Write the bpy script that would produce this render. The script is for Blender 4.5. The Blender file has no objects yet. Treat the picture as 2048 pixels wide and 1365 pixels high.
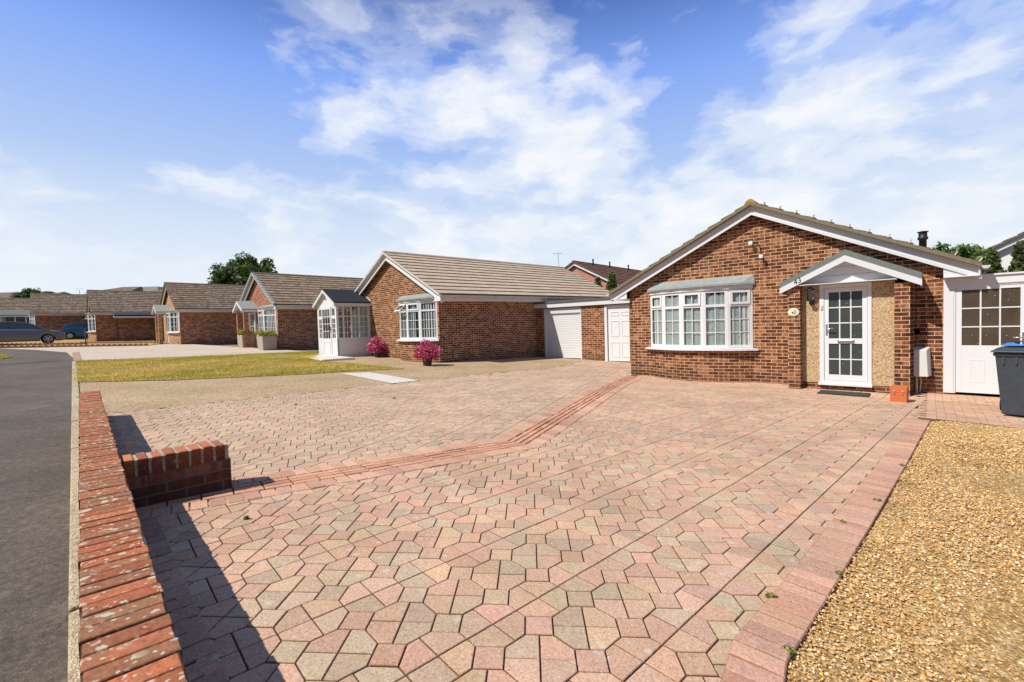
import bpy, bmesh, math, random
import numpy as np
from mathutils import Vector, Matrix
random.seed(7)
RNG = np.random.default_rng(11)
S = bpy.context.scene
COL = S.collection
YAW = 0.74626
CY, SY = math.cos(YAW), math.sin(YAW)

# ------------------------------------------------------------------ terrain
BUMPS = [(x, -.9, .8, -.042) for x in (1, 2.4, 3.8, 5.2, 6.6)] + [(0, .3, 1.8, -.07), (6.6, .6, 1.8, .05), (-39, -12, 4.5, -.10)]
def gz(x, y):
    """height of the gently sloping street (works on arrays)"""
    x = np.asarray(x, float); y = np.asarray(y, float)
    X = 3.291 + CY * x + SY * y
    Y = 12.596 - SY * x + CY * y
    ax = np.abs(X)
    Xc = np.where(ax > 45, np.sign(X) * (45 + 15 * np.tanh((ax - 45) / 15)), X)
    z = -.03078 * Xc - .00166 * np.clip(Y, -30, 60) + .1705
    for cx, cy, r, a in BUMPS:
        z = z + a * np.exp(-((x - cx) ** 2 + (y - cy) ** 2) / (2 * r * r))
    return z
def g(x, y): return float(gz(x, y))

# ------------------------------------------------------------------ objects
def tag(o, label=None, cat=None, group=None, kind=None):
    if label: o['label'] = label
    if cat: o['category'] = cat
    if group: o['group'] = group
    if kind: o['kind'] = kind
    return o
def thing(name, label, cat, loc=(0, 0, 0), rot=0.0, group=None):
    o = bpy.data.objects.new(name, None); COL.objects.link(o)
    o.location = loc; o.rotation_euler = (0, 0, rot); o.empty_display_size = .2
    return tag(o, label, cat, group)
def link(name, me, mat=None, parent=None):
    o = bpy.data.objects.new(name, me); COL.objects.link(o)
    if mat is not None:
        me.materials.clear(); me.materials.append(mat)
    if parent is not None: o.parent = parent
    return o
def copy_tree(o, parent=None):
    c = o.copy(); COL.objects.link(c); c.parent = parent
    for ch in list(o.children): copy_tree(ch, c)
    return c

class MB:
    """collects polygons in metres, writes one mesh with box-projected or explicit UVs"""
    def __init__(s): s.v = []; s.f = []; s.uv = []; s.sm = []
    def poly(s, pts, uv=None, smooth=False):
        i = len(s.v); s.v += [tuple(map(float, p)) for p in pts]
        s.f.append(tuple(range(i, i + len(pts)))); s.uv.append(uv); s.sm.append(smooth)
    def box(s, x0, x1, y0, y1, z0, z1):
        s.hexa([(x0, y0, z0), (x1, y0, z0), (x1, y1, z0), (x0, y1, z0), (x0, y0, z1), (x1, y0, z1), (x1, y1, z1), (x0, y1, z1)])
    def hexa(s, p):
        for q in ((0, 1, 5, 4), (1, 2, 6, 5), (2, 3, 7, 6), (3, 0, 4, 7), (4, 5, 6, 7), (3, 2, 1, 0)):
            s.poly([p[k] for k in q])
    def obox(s, p, q, inn, z0, z1, out=0.0):
        """upright box along the plan segment p-q; 'inn' goes to the left of p->q, 'out' to the right"""
        dx, dy = q[0] - p[0], q[1] - p[1]; L = math.hypot(dx, dy) or 1
        nx, ny = -dy / L, dx / L
        a = (p[0] - nx * out, p[1] - ny * out); b = (q[0] - nx * out, q[1] - ny * out)
        c = (q[0] + nx * inn, q[1] + ny * inn); d = (p[0] + nx * inn, p[1] + ny * inn)
        s.hexa([(*a, z0), (*b, z0), (*c, z0), (*d, z0), (*a, z1), (*b, z1), (*c, z1), (*d, z1)])
    def prism_y(s, poly, y0, y1):
        """polygon in (x,z), anticlockwise seen from -y, extruded along y"""
        n = len(poly)
        s.poly([(x, y0, z) for x, z in poly]); s.poly([(x, y1, z) for x, z in reversed(poly)])
        for k in range(n):
            a, b = poly[k], poly[(k + 1) % n]
            s.poly([(b[0], y0, b[1]), (a[0], y0, a[1]), (a[0], y1, a[1]), (b[0], y1, b[1])])
    def prism_z(s, poly, z0, z1, top=True, bottom=False):
        n = len(poly)
        if top: s.poly([(x, y, z1) for x, y in poly])
        if bottom: s.poly([(x, y, z0) for x, y in reversed(poly)])
        for k in range(n):
            a, b = poly[k], poly[(k + 1) % n]
            s.poly([(a[0], a[1], z0), (b[0], b[1], z0), (b[0], b[1], z1), (a[0], a[1], z1)])
    def tube(s, pts, r, n=8, caps=True):
        rs = r if isinstance(r, (list, tuple)) else [r] * len(pts)
        rings = []
        for k, p in enumerate(pts):
            p = Vector(p)
            t = (Vector(pts[min(k + 1, len(pts) - 1)]) - Vector(pts[max(k - 1, 0)])).normalized()
            u = t.orthogonal().normalized() if abs(t.z) > .9 else t.cross(Vector((0, 0, 1))).normalized()
            w = t.cross(u)
            rings.append([p + (u * math.cos(2 * math.pi * j / n) + w * math.sin(2 * math.pi * j / n)) * rs[k] for j in range(n)])
        for a, b in zip(rings, rings[1:]):
            for j in range(n): s.poly([a[j], b[j], b[(j + 1) % n], a[(j + 1) % n]], smooth=True)
        if caps: s.poly(rings[0]); s.poly(list(reversed(rings[-1])))
    def lathe(s, prof, c=(0, 0, 0), n=16, axis='z', caps=True):
        rings = []
        for r, h in prof:
            ring = []
            for j in range(n):
                a = 2 * math.pi * j / n; u, w = r * math.cos(a), r * math.sin(a)
                p = (u, w, h) if axis == 'z' else ((h, u, w) if axis == 'x' else (u, h, w))
                ring.append((c[0] + p[0], c[1] + p[1], c[2] + p[2]))
            rings.append(ring)
        for a, b in zip(rings, rings[1:]):
            for j in range(n): s.poly([a[j], a[(j + 1) % n], b[(j + 1) % n], b[j]], smooth=True)
        if caps: s.poly(list(reversed(rings[0]))); s.poly(rings[-1])
    def build(s, name, mat, parent=None, fixn=False, smooth=None, bevel=0):
        me = bpy.data.meshes.new(name)
        me.from_pydata(s.v, [], s.f)
        uvl = me.uv_layers.new(name='UVMap')
        me.update()
        data = np.zeros((len(me.loops), 2), np.float32)
        for p, uv in zip(me.polygons, s.uv):
            if uv is None:
                n = p.normal
                if abs(n.z) > .85: tx = (1, 0, 0); ty = (0, 1, 0)
                else:
                    L = math.hypot(n.x, n.y); tx = (-n.y / L, n.x / L, 0); ty = (0, 0, 1)
                    if abs(tx[0]) > abs(tx[1]):
                        if tx[0] < 0: tx = (-tx[0], -tx[1], 0)
                    elif tx[1] < 0: tx = (-tx[0], -tx[1], 0)
                for li in p.loop_indices:
                    v = s.v[me.loops[li].vertex_index]
                    data[li] = (v[0] * tx[0] + v[1] * tx[1], v[0] * ty[0] + v[1] * ty[1] + v[2] * ty[2])
            else:
                for li, q in zip(p.loop_indices, uv): data[li] = q
        uvl.data.foreach_set('uv', data.ravel())
        sm = np.array(s.sm if smooth is None else [smooth] * len(s.sm), bool)
        me.polygons.foreach_set('use_smooth', sm)
        o = link(name, me, mat, parent)
        if sm.any() or bevel or fixn:
            bm = bmesh.new(); bm.from_mesh(me)
            bmesh.ops.remove_doubles(bm, verts=bm.verts, dist=.0004)
            if fixn: bmesh.ops.recalc_face_normals(bm, faces=bm.faces)
            bm.to_mesh(me); bm.free()
        if bevel:
            m = o.modifiers.new('bevel', 'BEVEL'); m.width = bevel; m.segments = 2; m.limit_method = 'ANGLE'; m.angle_limit = .6
        return o

def np_mesh(name, verts, faces, mat, parent=None, col=None, smooth=False):
    """verts (n,3); faces (m,k) uniform; col (n,3) point colour"""
    me = bpy.data.meshes.new(name)
    n, (m, k) = len(verts), faces.shape
    me.vertices.add(n); me.vertices.foreach_set('co', np.asarray(verts, np.float32).ravel())
    me.loops.add(m * k); me.loops.foreach_set('vertex_index', faces.astype(np.int32).ravel())
    me.polygons.add(m)
    me.polygons.foreach_set('loop_start', np.arange(0, m * k, k, dtype=np.int32))
    me.polygons.foreach_set('use_smooth', np.full(m, smooth))
    if col is not None:
        a = me.attributes.new('col', 'FLOAT_COLOR', 'POINT')
        a.data.foreach_set('color', np.concatenate([col, np.ones((n, 1))], 1).astype(np.float32).ravel())
    me.update(calc_edges=True)
    return link(name, me, mat, parent)

# ------------------------------------------------------------------ materials
class NT:
    def __init__(s, name):
        s.m = bpy.data.materials.new(name); s.m.use_nodes = True; s.t = s.m.node_tree
        for n in list(s.t.nodes): s.t.nodes.remove(n)
        s.out = s.n('ShaderNodeOutputMaterial')
    def n(s, ty, ins=None, **kw):
        nd = s.t.nodes.new(ty)
        for k, v in kw.items(): setattr(nd, k, v)
        for k, v in (ins or {}).items(): s.set(nd, k, v)
        return nd
    def set(s, nd, k, v):
        sock = nd.inputs[k]
        if hasattr(v, 'is_linked') or isinstance(v, bpy.types.NodeSocket): s.t.links.new(v, sock)
        elif isinstance(v, bpy.types.Node): s.t.links.new(v.outputs[0], sock)
        else:
            if sock.type == 'RGBA' and len(v) == 3: v = (*v, 1)
            sock.default_value = v
    def ramp(s, fac, stops, interp='LINEAR'):
        nd = s.n('ShaderNodeValToRGB', {'Fac': fac}); cr = nd.color_ramp; cr.interpolation = interp
        while len(cr.elements) < len(stops): cr.elements.new(.5)
        for e, (p, c) in zip(cr.elements, stops):
            e.position = p; e.color = (*c, 1) if not isinstance(c, (int, float)) else (c, c, c, 1)
        return nd.outputs['Color']
    def mix(s, fac, a, b, mode='MIX'):
        nd = s.n('ShaderNodeMix', data_type='RGBA', blend_type=mode)
        for k, v in ((0, fac), (6, a), (7, b)):
            sock = nd.inputs[k]
            if isinstance(v, bpy.types.NodeSocket): s.t.links.new(v, sock)
            elif isinstance(v, (int, float)) and sock.type == 'VALUE': sock.default_value = v
            else: sock.default_value = (*v, 1) if not isinstance(v, (int, float)) else (v, v, v, 1)
        return nd.outputs[2]
    def math(s, op, a, b=None, c=None, clamp=False):
        nd = s.n('ShaderNodeMath', operation=op, use_clamp=clamp)
        for k, v in enumerate((a, b, c)):
            if v is None: continue
            if isinstance(v, bpy.types.NodeSocket): s.t.links.new(v, nd.inputs[k])
            else: nd.inputs[k].default_value = v
        return nd.outputs[0]
    def noise(s, vec, scale, detail=4, rough=.6, out='Fac', dist=0):
        return s.n('ShaderNodeTexNoise', {'Vector': vec, 'Scale': scale, 'Detail': detail, 'Roughness': rough, 'Distortion': dist}).outputs[out]
    def coord(s, what='Object'): return s.n('ShaderNodeTexCoord').outputs[what]
    def scale(s, vec, v): return s.n('ShaderNodeMapping', {'Vector': vec, 'Scale': v}).outputs[0]
    def bump(s, h, strength=.5, dist=.01, normal=None):
        ins = {'Height': h, 'Strength': strength, 'Distance': dist}
        if normal is not None: ins['Normal'] = normal
        return s.n('ShaderNodeBump', ins).outputs[0]
    def pbsdf(s, color, rough=.8, normal=None, metal=0, spec=.3, **kw):
        ins = {'Base Color': color, 'Roughness': rough, 'Metallic': metal, 'Specular IOR Level': spec}
        if normal is not None: ins['Normal'] = normal
        ins.update(kw)
        b = s.n('ShaderNodeBsdfPrincipled', ins)
        s.t.links.new(b.outputs[0], s.out.inputs['Surface']); return b

def plain(name, c, rough=.5, spec=.4, metal=0, var=.12, scale=6.0, bump=0.0):
    m = NT(name); co = m.coord()
    n1 = m.noise(co, scale, 5, .65)
    col = m.mix(n1, tuple(k * (1 - var) for k in c), tuple(min(1, k * (1 + var)) for k in c))
    nr = m.bump(m.noise(co, 60, 4), bump, .004) if bump else None
    m.pbsdf(col, rough, nr, metal, spec); return m.m

def brick(name, dark, mid, light, mortar, bw=.225, bh=.075, jw=.0125, rot=False, jitter=1.0, grime=.35):
    m = NT(name); uv = m.coord('UV')
    if rot: uv = m.n('ShaderNodeMapping', {'Vector': uv, 'Rotation': (0, 0, math.pi / 2)}).outputs[0]
    wob = m.n('ShaderNodeVectorMath', {0: m.noise(uv, 9, 2, .5, 'Color'), 1: (.5, .5, .5)}, operation='SUBTRACT').outputs[0]
    wob = m.n('ShaderNodeVectorMath', {0: wob, 'Scale': .006 * jitter}, operation='SCALE').outputs[0]
    uvw = m.n('ShaderNodeVectorMath', {0: uv, 1: wob}, operation='ADD').outputs[0]
    b = m.n('ShaderNodeTexBrick', {'Vector': uvw, 'Color1': (0, 0, 0), 'Color2': (1, 1, 1), 'Mortar': (.5, .5, .5), 'Scale': 1.0,
                                   'Mortar Size': jw / 2, 'Mortar Smooth': .12, 'Bias': 0.0, 'Brick Width': bw, 'Row Height': bh})
    per = b.outputs['Color']; fac = b.outputs['Fac']
    inner = m.noise(m.scale(uvw, (15, 4.5, 9)), 1.0, 3, .6)
    t = m.math('ADD', m.math('MULTIPLY', per, .7), m.math('MULTIPLY', m.math('SUBTRACT', inner, .42), 1.9))
    c = m.ramp(t, [(.0, dark), (.3, tuple((a + b_) / 2 for a, b_ in zip(dark, mid))), (.55, mid), (.85, light), (1, light)])
    fine = m.noise(uv, 160, 3, .7)
    c = m.mix(.35, c, m.mix(fine, (.35, .35, .35), (1.3, 1.3, 1.3)), 'MULTIPLY')
    mo = m.mix(m.noise(uv, 30, 4, .7), tuple(k * .72 for k in mortar), mortar)
    c = m.mix(fac, c, mo)
    big = m.noise(m.scale(uv, (.6, .9, 1)), 1.3, 5, .65)
    c = m.mix(grime, c, m.ramp(big, [(.25, (.55, .52, .5)), (.6, (1.15, 1.12, 1.08))]), 'MULTIPLY')
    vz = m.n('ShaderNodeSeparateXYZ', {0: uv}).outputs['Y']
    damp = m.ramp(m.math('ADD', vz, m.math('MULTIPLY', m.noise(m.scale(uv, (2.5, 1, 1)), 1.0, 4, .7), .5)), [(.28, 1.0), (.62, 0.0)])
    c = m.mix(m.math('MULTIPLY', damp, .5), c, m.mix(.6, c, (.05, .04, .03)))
    bloom = m.ramp(m.noise(m.scale(uv, (1.1, .5, 1)), 1.0, 6, .7), [(.58, 0.0), (.75, .22)])
    c = m.mix(bloom, c, (.55, .42, .3))
    h = m.math('ADD', m.math('MULTIPLY', m.math('SUBTRACT', 1.0, fac), 1.0), m.math('MULTIPLY', fine, .25))
    m.pbsdf(c, .9, m.bump(h, .9, .006), 0, .15); return m.m

def vcol(name, rough=.85, speck=0.0, bump=.4, noise_scale=70, spec=.2, amount=.5, dist=.004, blotch=0.0):
    """per-brick / per-leaf colour from the mesh, with grain"""
    m = NT(name); co = m.coord()
    a = m.n('ShaderNodeAttribute', attribute_name='col').outputs['Color']
    n1 = m.noise(co, noise_scale, 4, .75)
    c = m.mix(amount, a, m.ramp(n1, [(.30, (.42, .39, .36)), (.5, (1, 1, 1)), (.68, (1.45, 1.45, 1.45))]), 'MULTIPLY')
    if blotch:
        bl = m.noise(co, 1.1, 5, .65)
        c = m.mix(blotch, c, m.ramp(bl, [(.3, (.62, .6, .58)), (.65, (1.12, 1.1, 1.08))]), 'MULTIPLY')
    if speck:
        s1 = m.n('ShaderNodeTexVoronoi', {'Vector': co, 'Scale': 95.0}).outputs['Distance']
        dk = m.ramp(s1, [(.16, 1.0), (.26, 0.0)])
        sel = m.ramp(m.noise(co, 40, 2), [(.5, 0.0), (.58, 1.0)])
        c = m.mix(m.math('MULTIPLY', m.math('MULTIPLY', dk, sel), speck), c, (.72, .66, .58))
        s2 = m.n('ShaderNodeTexVoronoi', {'Vector': co, 'Scale': 60.0}).outputs['Distance']
        dk2 = m.ramp(s2, [(.1, 1.0), (.17, 0.0)])
        sel2 = m.ramp(m.noise(co, 23, 2), [(.56, 0.0), (.62, 1.0)])
        c = m.mix(m.math('MULTIPLY', m.math('MULTIPLY', dk2, sel2), speck), c, (.06, .05, .04))
        lic = m.n('ShaderNodeTexVoronoi', {'Vector': m.n('ShaderNodeVectorMath', {0: co, 1: m.n('ShaderNodeVectorMath', {0: m.noise(co, 30, 3, .6, 'Color'), 'Scale': .05}, operation='SCALE').outputs[0]}, operation='ADD').outputs[0], 'Scale': 11.0}).outputs['Distance']
        lf = m.ramp(lic, [(.12, 1.0), (.24, 0.0)])
        sel3 = m.ramp(m.noise(co, 3.5, 3), [(.44, 0.0), (.58, 1.0)])
        c = m.mix(m.math('MULTIPLY', m.math('MULTIPLY', lf, sel3), speck * .75), c, (.62, .55, .47))
    nr = m.bump(n1, bump, dist) if bump else None
    m.pbsdf(c, rough, nr, 0, spec); return m.m

def leafmat(name):
    m = NT(name)
    a = m.n('ShaderNodeAttribute', attribute_name='col').outputs['Color']
    d = m.n('ShaderNodeBsdfPrincipled', {'Base Color': a, 'Roughness': .55, 'Specular IOR Level': .35})
    tr = m.n('ShaderNodeBsdfTranslucent', {'Color': m.mix(.5, a, (.25, .4, .03), 'MIX')})
    mx = m.n('ShaderNodeMixShader', {0: .25})
    m.t.links.new(d.outputs[0], mx.inputs[1]); m.t.links.new(tr.outputs[0], mx.inputs[2])
    m.t.links.new(mx.outputs[0], m.out.inputs['Surface']); return m.m

def glass(name, tint=(.75, .82, .8), refl=1.0):
    m = NT(name)
    fc = m.n('ShaderNodeLayerWeight', {'Blend': .5}).outputs['Facing']
    fr = m.math('MULTIPLY', m.math('POWER', fc, 4.0), .7)
    tr = m.n('ShaderNodeBsdfTransparent', {'Color': tint})
    gl = m.n('ShaderNodeBsdfGlossy', {'Roughness': .02, 'Color': (refl, refl, refl)})
    mx = m.n('ShaderNodeMixShader', {0: m.math('ADD', fr, .07)})
    m.t.links.new(tr.outputs[0], mx.inputs[1]); m.t.links.new(gl.outputs[0], mx.inputs[2])
    m.t.links.new(mx.outputs[0], m.out.inputs['Surface']); return m.m

def obscure(name, c=(.03, .045, .045), scale=30, warm=(.06, .05, .035)):
    """patterned door glass: dark, bumpy, shiny, pale flecks"""
    m = NT(name); co = m.coord()
    n1 = m.noise(co, scale, 4, .6, dist=1.5)
    sp = m.n('ShaderNodeTexVoronoi', {'Vector': co, 'Scale': 17.0}).outputs['Distance']
    fl = m.math('MULTIPLY', m.ramp(sp, [(.06, 1.0), (.13, 0.0)]), m.ramp(m.noise(co, 12, 2), [(.48, 0.0), (.55, 1.0)]))
    big = m.noise(co, 2.2, 4)
    c1 = m.mix(m.ramp(big, [(.35, 0.0), (.65, 1.0)]), c, warm)
    c1 = m.mix(m.math('MULTIPLY', n1, .5), c1, tuple(k * 2.4 for k in c))
    m.pbsdf(m.mix(m.math('MULTIPLY', fl, .75), c1, (.75, .8, .8)), .12, m.bump(n1, .5, .01), 0, .5); return m.m

def rooftile(name, base, dark, light, lich=0.0, tw=.33, th=.345, wave=0.0, moss=0.0):
    m = NT(name); uv = m.coord('UV')
    b = m.n('ShaderNodeTexBrick', {'Vector': uv, 'Color1': (0, 0, 0), 'Color2': (1, 1, 1), 'Mortar': (.5, .5, .5), 'Scale': 1.0,
                                   'Mortar Size': .004, 'Mortar Smooth': .1, 'Brick Width': tw, 'Row Height': th})
    per = b.outputs['Color']; j = b.outputs['Fac']
    n1 = m.noise(uv, 3, 6, .7)
    c = m.ramp(m.math('ADD', m.math('MULTIPLY', per, .35), m.math('MULTIPLY', n1, .8)), [(.2, dark), (.55, base), (.95, light)])
    c = m.mix(m.math('MULTIPLY', j, .75), c, tuple(k * .3 for k in dark))
    if lich:
        l = m.noise(m.scale(uv, (5, 11, 1)), 1.0, 4, .7)
        c = m.mix(m.math('MULTIPLY', m.ramp(l, [(.55, 0.0), (.66, 1.0)]), lich), c, (.55, .5, .42))
        l2 = m.noise(m.scale(uv, (4, 8, 1)), 1.0, 4, .7)
        c = m.mix(m.math('MULTIPLY', m.ramp(l2, [(.3, 1.0), (.42, 0.0)]), lich), c, tuple(k * .4 for k in dark))
    if moss:
        l = m.noise(uv, 2.2, 5, .7)
        c = m.mix(m.math('MULTIPLY', m.ramp(l, [(.5, 0.0), (.68, 1.0)]), moss), c, (.36, .2, .03))
    h = n1
    if wave:
        w = m.n('ShaderNodeTexWave', {'Vector': uv, 'Scale': 1.0 / wave * .5 / 1.0, 'Distortion': 0.0}, bands_direction='X').outputs['Fac']
        c = m.mix(.55, c, m.mix(w, (.4, .4, .4), (1.25, 1.25, 1.25)), 'MULTIPLY')
        h = m.math('ADD', w, m.math('MULTIPLY', n1, .3))
    m.pbsdf(c, .9, m.bump(h, .6, .02), 0, .15); return m.m

M = {}
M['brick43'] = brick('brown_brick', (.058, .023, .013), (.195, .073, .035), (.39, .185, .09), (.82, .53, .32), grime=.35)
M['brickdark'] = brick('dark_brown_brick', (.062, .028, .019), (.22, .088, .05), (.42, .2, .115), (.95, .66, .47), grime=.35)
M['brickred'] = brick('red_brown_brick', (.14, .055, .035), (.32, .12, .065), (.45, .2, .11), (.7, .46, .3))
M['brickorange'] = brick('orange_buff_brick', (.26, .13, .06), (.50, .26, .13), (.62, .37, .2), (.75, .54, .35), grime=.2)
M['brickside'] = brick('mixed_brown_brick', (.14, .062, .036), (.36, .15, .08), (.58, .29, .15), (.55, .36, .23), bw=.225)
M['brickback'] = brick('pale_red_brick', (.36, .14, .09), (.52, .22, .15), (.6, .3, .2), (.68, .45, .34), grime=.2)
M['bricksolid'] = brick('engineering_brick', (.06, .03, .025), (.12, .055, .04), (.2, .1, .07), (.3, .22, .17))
M['white'] = plain('white_upvc', (.72, .72, .715), .35, .4, var=.03, scale=3)
M['whitewood'] = plain('white_painted_board', (.66, .665, .67), .5, .3, var=.05, scale=2.5)
M['whitewall'] = plain('white_render', (.72, .72, .70), .85, .2, var=.06, bump=.2)
M['cream'] = plain('cream_render', (.62, .54, .43), .85, .2, var=.06, bump=.2)
M['door'] = plain('white_door_paint', (.72, .73, .73), .4, .4, var=.025, scale=3)
M['gutter'] = plain('weathered_gutter', (.58, .53, .48), .6, .3, var=.2, scale=4)
M['gutterdirty'] = plain('dirty_gutter', (.22, .20, .17), .7, .2, var=.5, scale=2)
M['lead'] = plain('grey_green_lead', (.30, .33, .31), .7, .3, var=.35, scale=7, bump=.3)
M['felt'] = plain('grey_green_felt', (.17, .19, .175), .95, .1, var=.4, scale=30, bump=.6)
M['feltdark'] = plain('charcoal_felt', (.035, .037, .042), .9, .15, var=.3, scale=20, bump=.4)
M['feltgrey'] = plain('mottled_grey_felt', (.13, .12, .108), .95, .1, var=.6, scale=9, bump=.5)
M['verge'] = plain('mossy_verge_mortar', (.21, .17, .105), .95, .1, var=.45, scale=14, bump=.8)
M['ridge43'] = plain('orange_lichen_ridge', (.42, .23, .05), .95, .1, var=.55, scale=9, bump=.7)
M['black'] = plain('black_metal', (.016, .018, .022), .45, .5, var=.2)
M['blackplastic'] = plain('dark_grey_plastic', (.05, .06, .072), .55, .35, var=.35, scale=18, bump=.15)
M['rubber'] = plain('black_rubber', (.018, .018, .018), .8, .2)
M['chrome'] = plain('brushed_steel', (.7, .7, .7), .25, .5, metal=1)
M['steel'] = plain('dull_alloy', (.62, .63, .65), .35, .5, metal=.8)
M['glass'] = glass('window_glass')
M['glasscar'] = plain('dark_car_glass', (.06, .085, .085), .06, .8)
M['obscure'] = obscure('patterned_door_glass')
M['obscure2'] = obscure('brown_patterned_glass', (.05, .036, .024), 45, (.09, .065, .04))
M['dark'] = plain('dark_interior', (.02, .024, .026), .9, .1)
M['blind'] = plain('white_blind', (.5, .52, .52), .8, .1)
M['tile2'] = rooftile('brown_flat_tile', (.56, .43, .31), (.47, .355, .25), (.66, .53, .40), 0, .33, .345)
M['tile3'] = rooftile('weathered_brown_tile', (.27, .19, .125), (.16, .11, .075), (.42, .31, .215), .8, .3, .345)
M['tile4'] = rooftile('lichened_brown_tile', (.20, .14, .094), (.11, .078, .054), (.34, .25, .175), 1.0, .3, .345)
M['tile43'] = rooftile('mossy_brown_tile', (.26, .2, .125), (.15, .115, .08), (.4, .31, .19), .5, .3, .33, moss=.3)
M['tileback'] = rooftile('purple_red_tile', (.16, .075, .06), (.10, .05, .042), (.24, .12, .08), .2, .3, .33, moss=.35)
M['tilefar'] = rooftile('far_brown_tile', (.17, .13, .095), (.12, .09, .07), (.25, .2, .15), .3)
M['paver'] = vcol('concrete_pavers', .9, speck=.9, bump=.5, noise_scale=90, amount=.6, blotch=.55)
M['redpaver'] = vcol('red_block_pavers', .9, speck=.45, bump=.5, noise_scale=90, amount=.6, blotch=.5)
M['leaf'] = leafmat('foliage')
M['pebble'] = vcol('gravel_pebbles', .8, bump=0, noise_scale=120, amount=.3)
M['petal'] = vcol('flower_petals', .7, bump=0, amount=.15)
M['bark'] = plain('grey_brown_bark', (.12, .09, .065), .95, .1, var=.4, scale=12, bump=.8)
M['stonebox'] = plain('buff_stone_planter', (.42, .34, .27), .9, .15, var=.15, bump=.4)
M['orangebrick'] = plain('orange_painted_box', (.55, .15, .05), .75, .25, var=.18, scale=9, bump=.3)
M['blue'] = plain('blue_plastic_sheet', (.05, .24, .68), .45, .4, var=.15)
M['cream_plate'] = plain('cream_ceramic', (.78, .74, .56), .4, .4, var=.08)
M['ink'] = plain('black_lettering', (.012, .014, .012), .6, .2)
M['soil'] = plain('dark_soil', (.04, .03, .02), .95, .1)
M['bluepaint'] = plain('blue_car_paint', (.018, .115, .26), .25, .5, metal=.35, var=.05)
M['greypaint'] = plain('grey_car_paint', (.16, .17, .185), .22, .6, metal=.3, var=.05)
M['lamp'] = plain('headlight_lens', (.75, .78, .8), .1, .6)
M['meter'] = plain('off_white_meter_box', (.68, .67, .63), .6, .3, var=.06, scale=9)
M['timber'] = plain('brown_timber', (.16, .09, .05), .85, .2, var=.3)
M['edging'] = plain('terracotta_edging', (.36, .2, .11), .9, .15, var=.3, scale=8)
M['galv'] = plain('grey_board', (.62, .63, .62), .6, .3)
M['plinth'] = plain('white_step_slab', (.62, .58, .52), .9, .15, var=.12, scale=5, bump=.3)

def pebbledash():
    m = NT('pebbledash'); co = m.coord()
    v = m.n('ShaderNodeTexVoronoi', {'Vector': co, 'Scale': 75.0})
    c = m.ramp(m.noise(v.outputs['Position'], 30, 1), [(.3, (.30, .16, .07)), (.42, (.66, .45, .24)), (.55, (.80, .62, .39)), (.7, (.84, .74, .58))])
    c = m.mix(m.ramp(v.outputs['Distance'], [(.35, 0.0), (.75, 1.0)]), c, (.46, .31, .17))
    c = m.mix(.4, c, m.mix(m.noise(co, 2.0, 4), (.6, .55, .45), (1.2, 1.2, 1.15)), 'MULTIPLY')
    m.pbsdf(c, .85, m.bump(m.math('SUBTRACT', 1.0, v.outputs['Distance']), .9, .012), 0, .2); return m.m
M['dash'] = pebbledash()

def asphalt():
    m = NT('tarmac'); co = m.coord()
    n = m.math('ADD', m.math('MULTIPLY', m.noise(co, 140, 3, .8), .55), m.math('MULTIPLY', m.noise(co, 28, 4, .75), .45)); big = m.noise(co, .8, 6, .7)
    c = m.ramp(n, [(.3, (.05, .041, .034)), (.5, (.125, .103, .085)), (.7, (.29, .24, .2))])
    c = m.mix(.75, c, m.ramp(big, [(.3, (.62, .6, .6)), (.7, (1.35, 1.3, 1.22))]), 'MULTIPLY')
    st = m.noise(co, 3.2, 5, .7)
    c = m.mix(m.ramp(st, [(.60, 0.0), (.70, .4)]), c, (.24, .21, .175))
    m.pbsdf(c, .9, m.bump(n, .8, .006), 0, .2); return m.m
M['asphalt'] = asphalt()
def aggregate(name, a, b, c3, sc=90, big=1.0):
    m = NT(name); co = m.coord()
    v = m.n('ShaderNodeTexVoronoi', {'Vector': co, 'Scale': float(sc)})
    n = m.noise(v.outputs['Position'], 25, 1)
    c = m.ramp(n, [(.3, a), (.5, b), (.7, c3)])
    c = m.mix(m.ramp(v.outputs['Distance'], [(.4, 0.0), (.9, .8)]), c, tuple(k * .45 for k in a))
    bg = m.noise(co, .7, 6, .65)
    c = m.mix(.6 * big, c, m.ramp(bg, [(.3, (.68, .65, .6)), (.68, (1.2, 1.18, 1.15))]), 'MULTIPLY')
    m.pbsdf(c, .92, m.bump(m.math('SUBTRACT', 1.0, v.outputs['Distance']), .7, .01), 0, .15); return m.m
M['tan'] = aggregate('tan_aggregate', (.38, .26, .145), (.58, .42, .255), (.70, .55, .37), 85)
M['gravel'] = aggregate('golden_gravel', (.36, .21, .075), (.57, .37, .15), (.74, .54, .29), 75)
M['cream_drive'] = aggregate('pale_cream_concrete', (.62, .50, .39), (.70, .58, .46), (.76, .65, .53), 70, .5)
M['kerb'] = aggregate('sandy_concrete_kerb', (.46, .36, .22), (.62, .51, .36), (.72, .62, .47), 120)
M['slab'] = aggregate('white_concrete', (.76, .70, .62), (.8, .75, .67), (.84, .8, .73), 60, .5)
M['bed'] = aggregate('sandy_joint_bed', (.10, .058, .03), (.15, .09, .05), (.2, .125, .07), 120)
M['dirt'] = aggregate('dry_ground', (.25, .19, .12), (.34, .27, .18), (.4, .33, .24), 20)
def grassbase():
    m = NT('lawn_turf'); co = m.coord()
    n = m.noise(m.scale(co, (1, .35, 1)), 1.4, 7, .72); f = m.noise(co, 55, 4, .8)
    c = m.ramp(m.math('ADD', m.math('MULTIPLY', n, .8), m.math('MULTIPLY', f, .25)), [(.36, (.22, .21, .03)), (.5, (.44, .34, .06)), (.62, (.60, .44, .14)), (.75, (.68, .52, .24))])
    m.pbsdf(c, .95, m.bump(f, .9, .03), 0, .1); return m.m
M['turf'] = grassbase()
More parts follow.
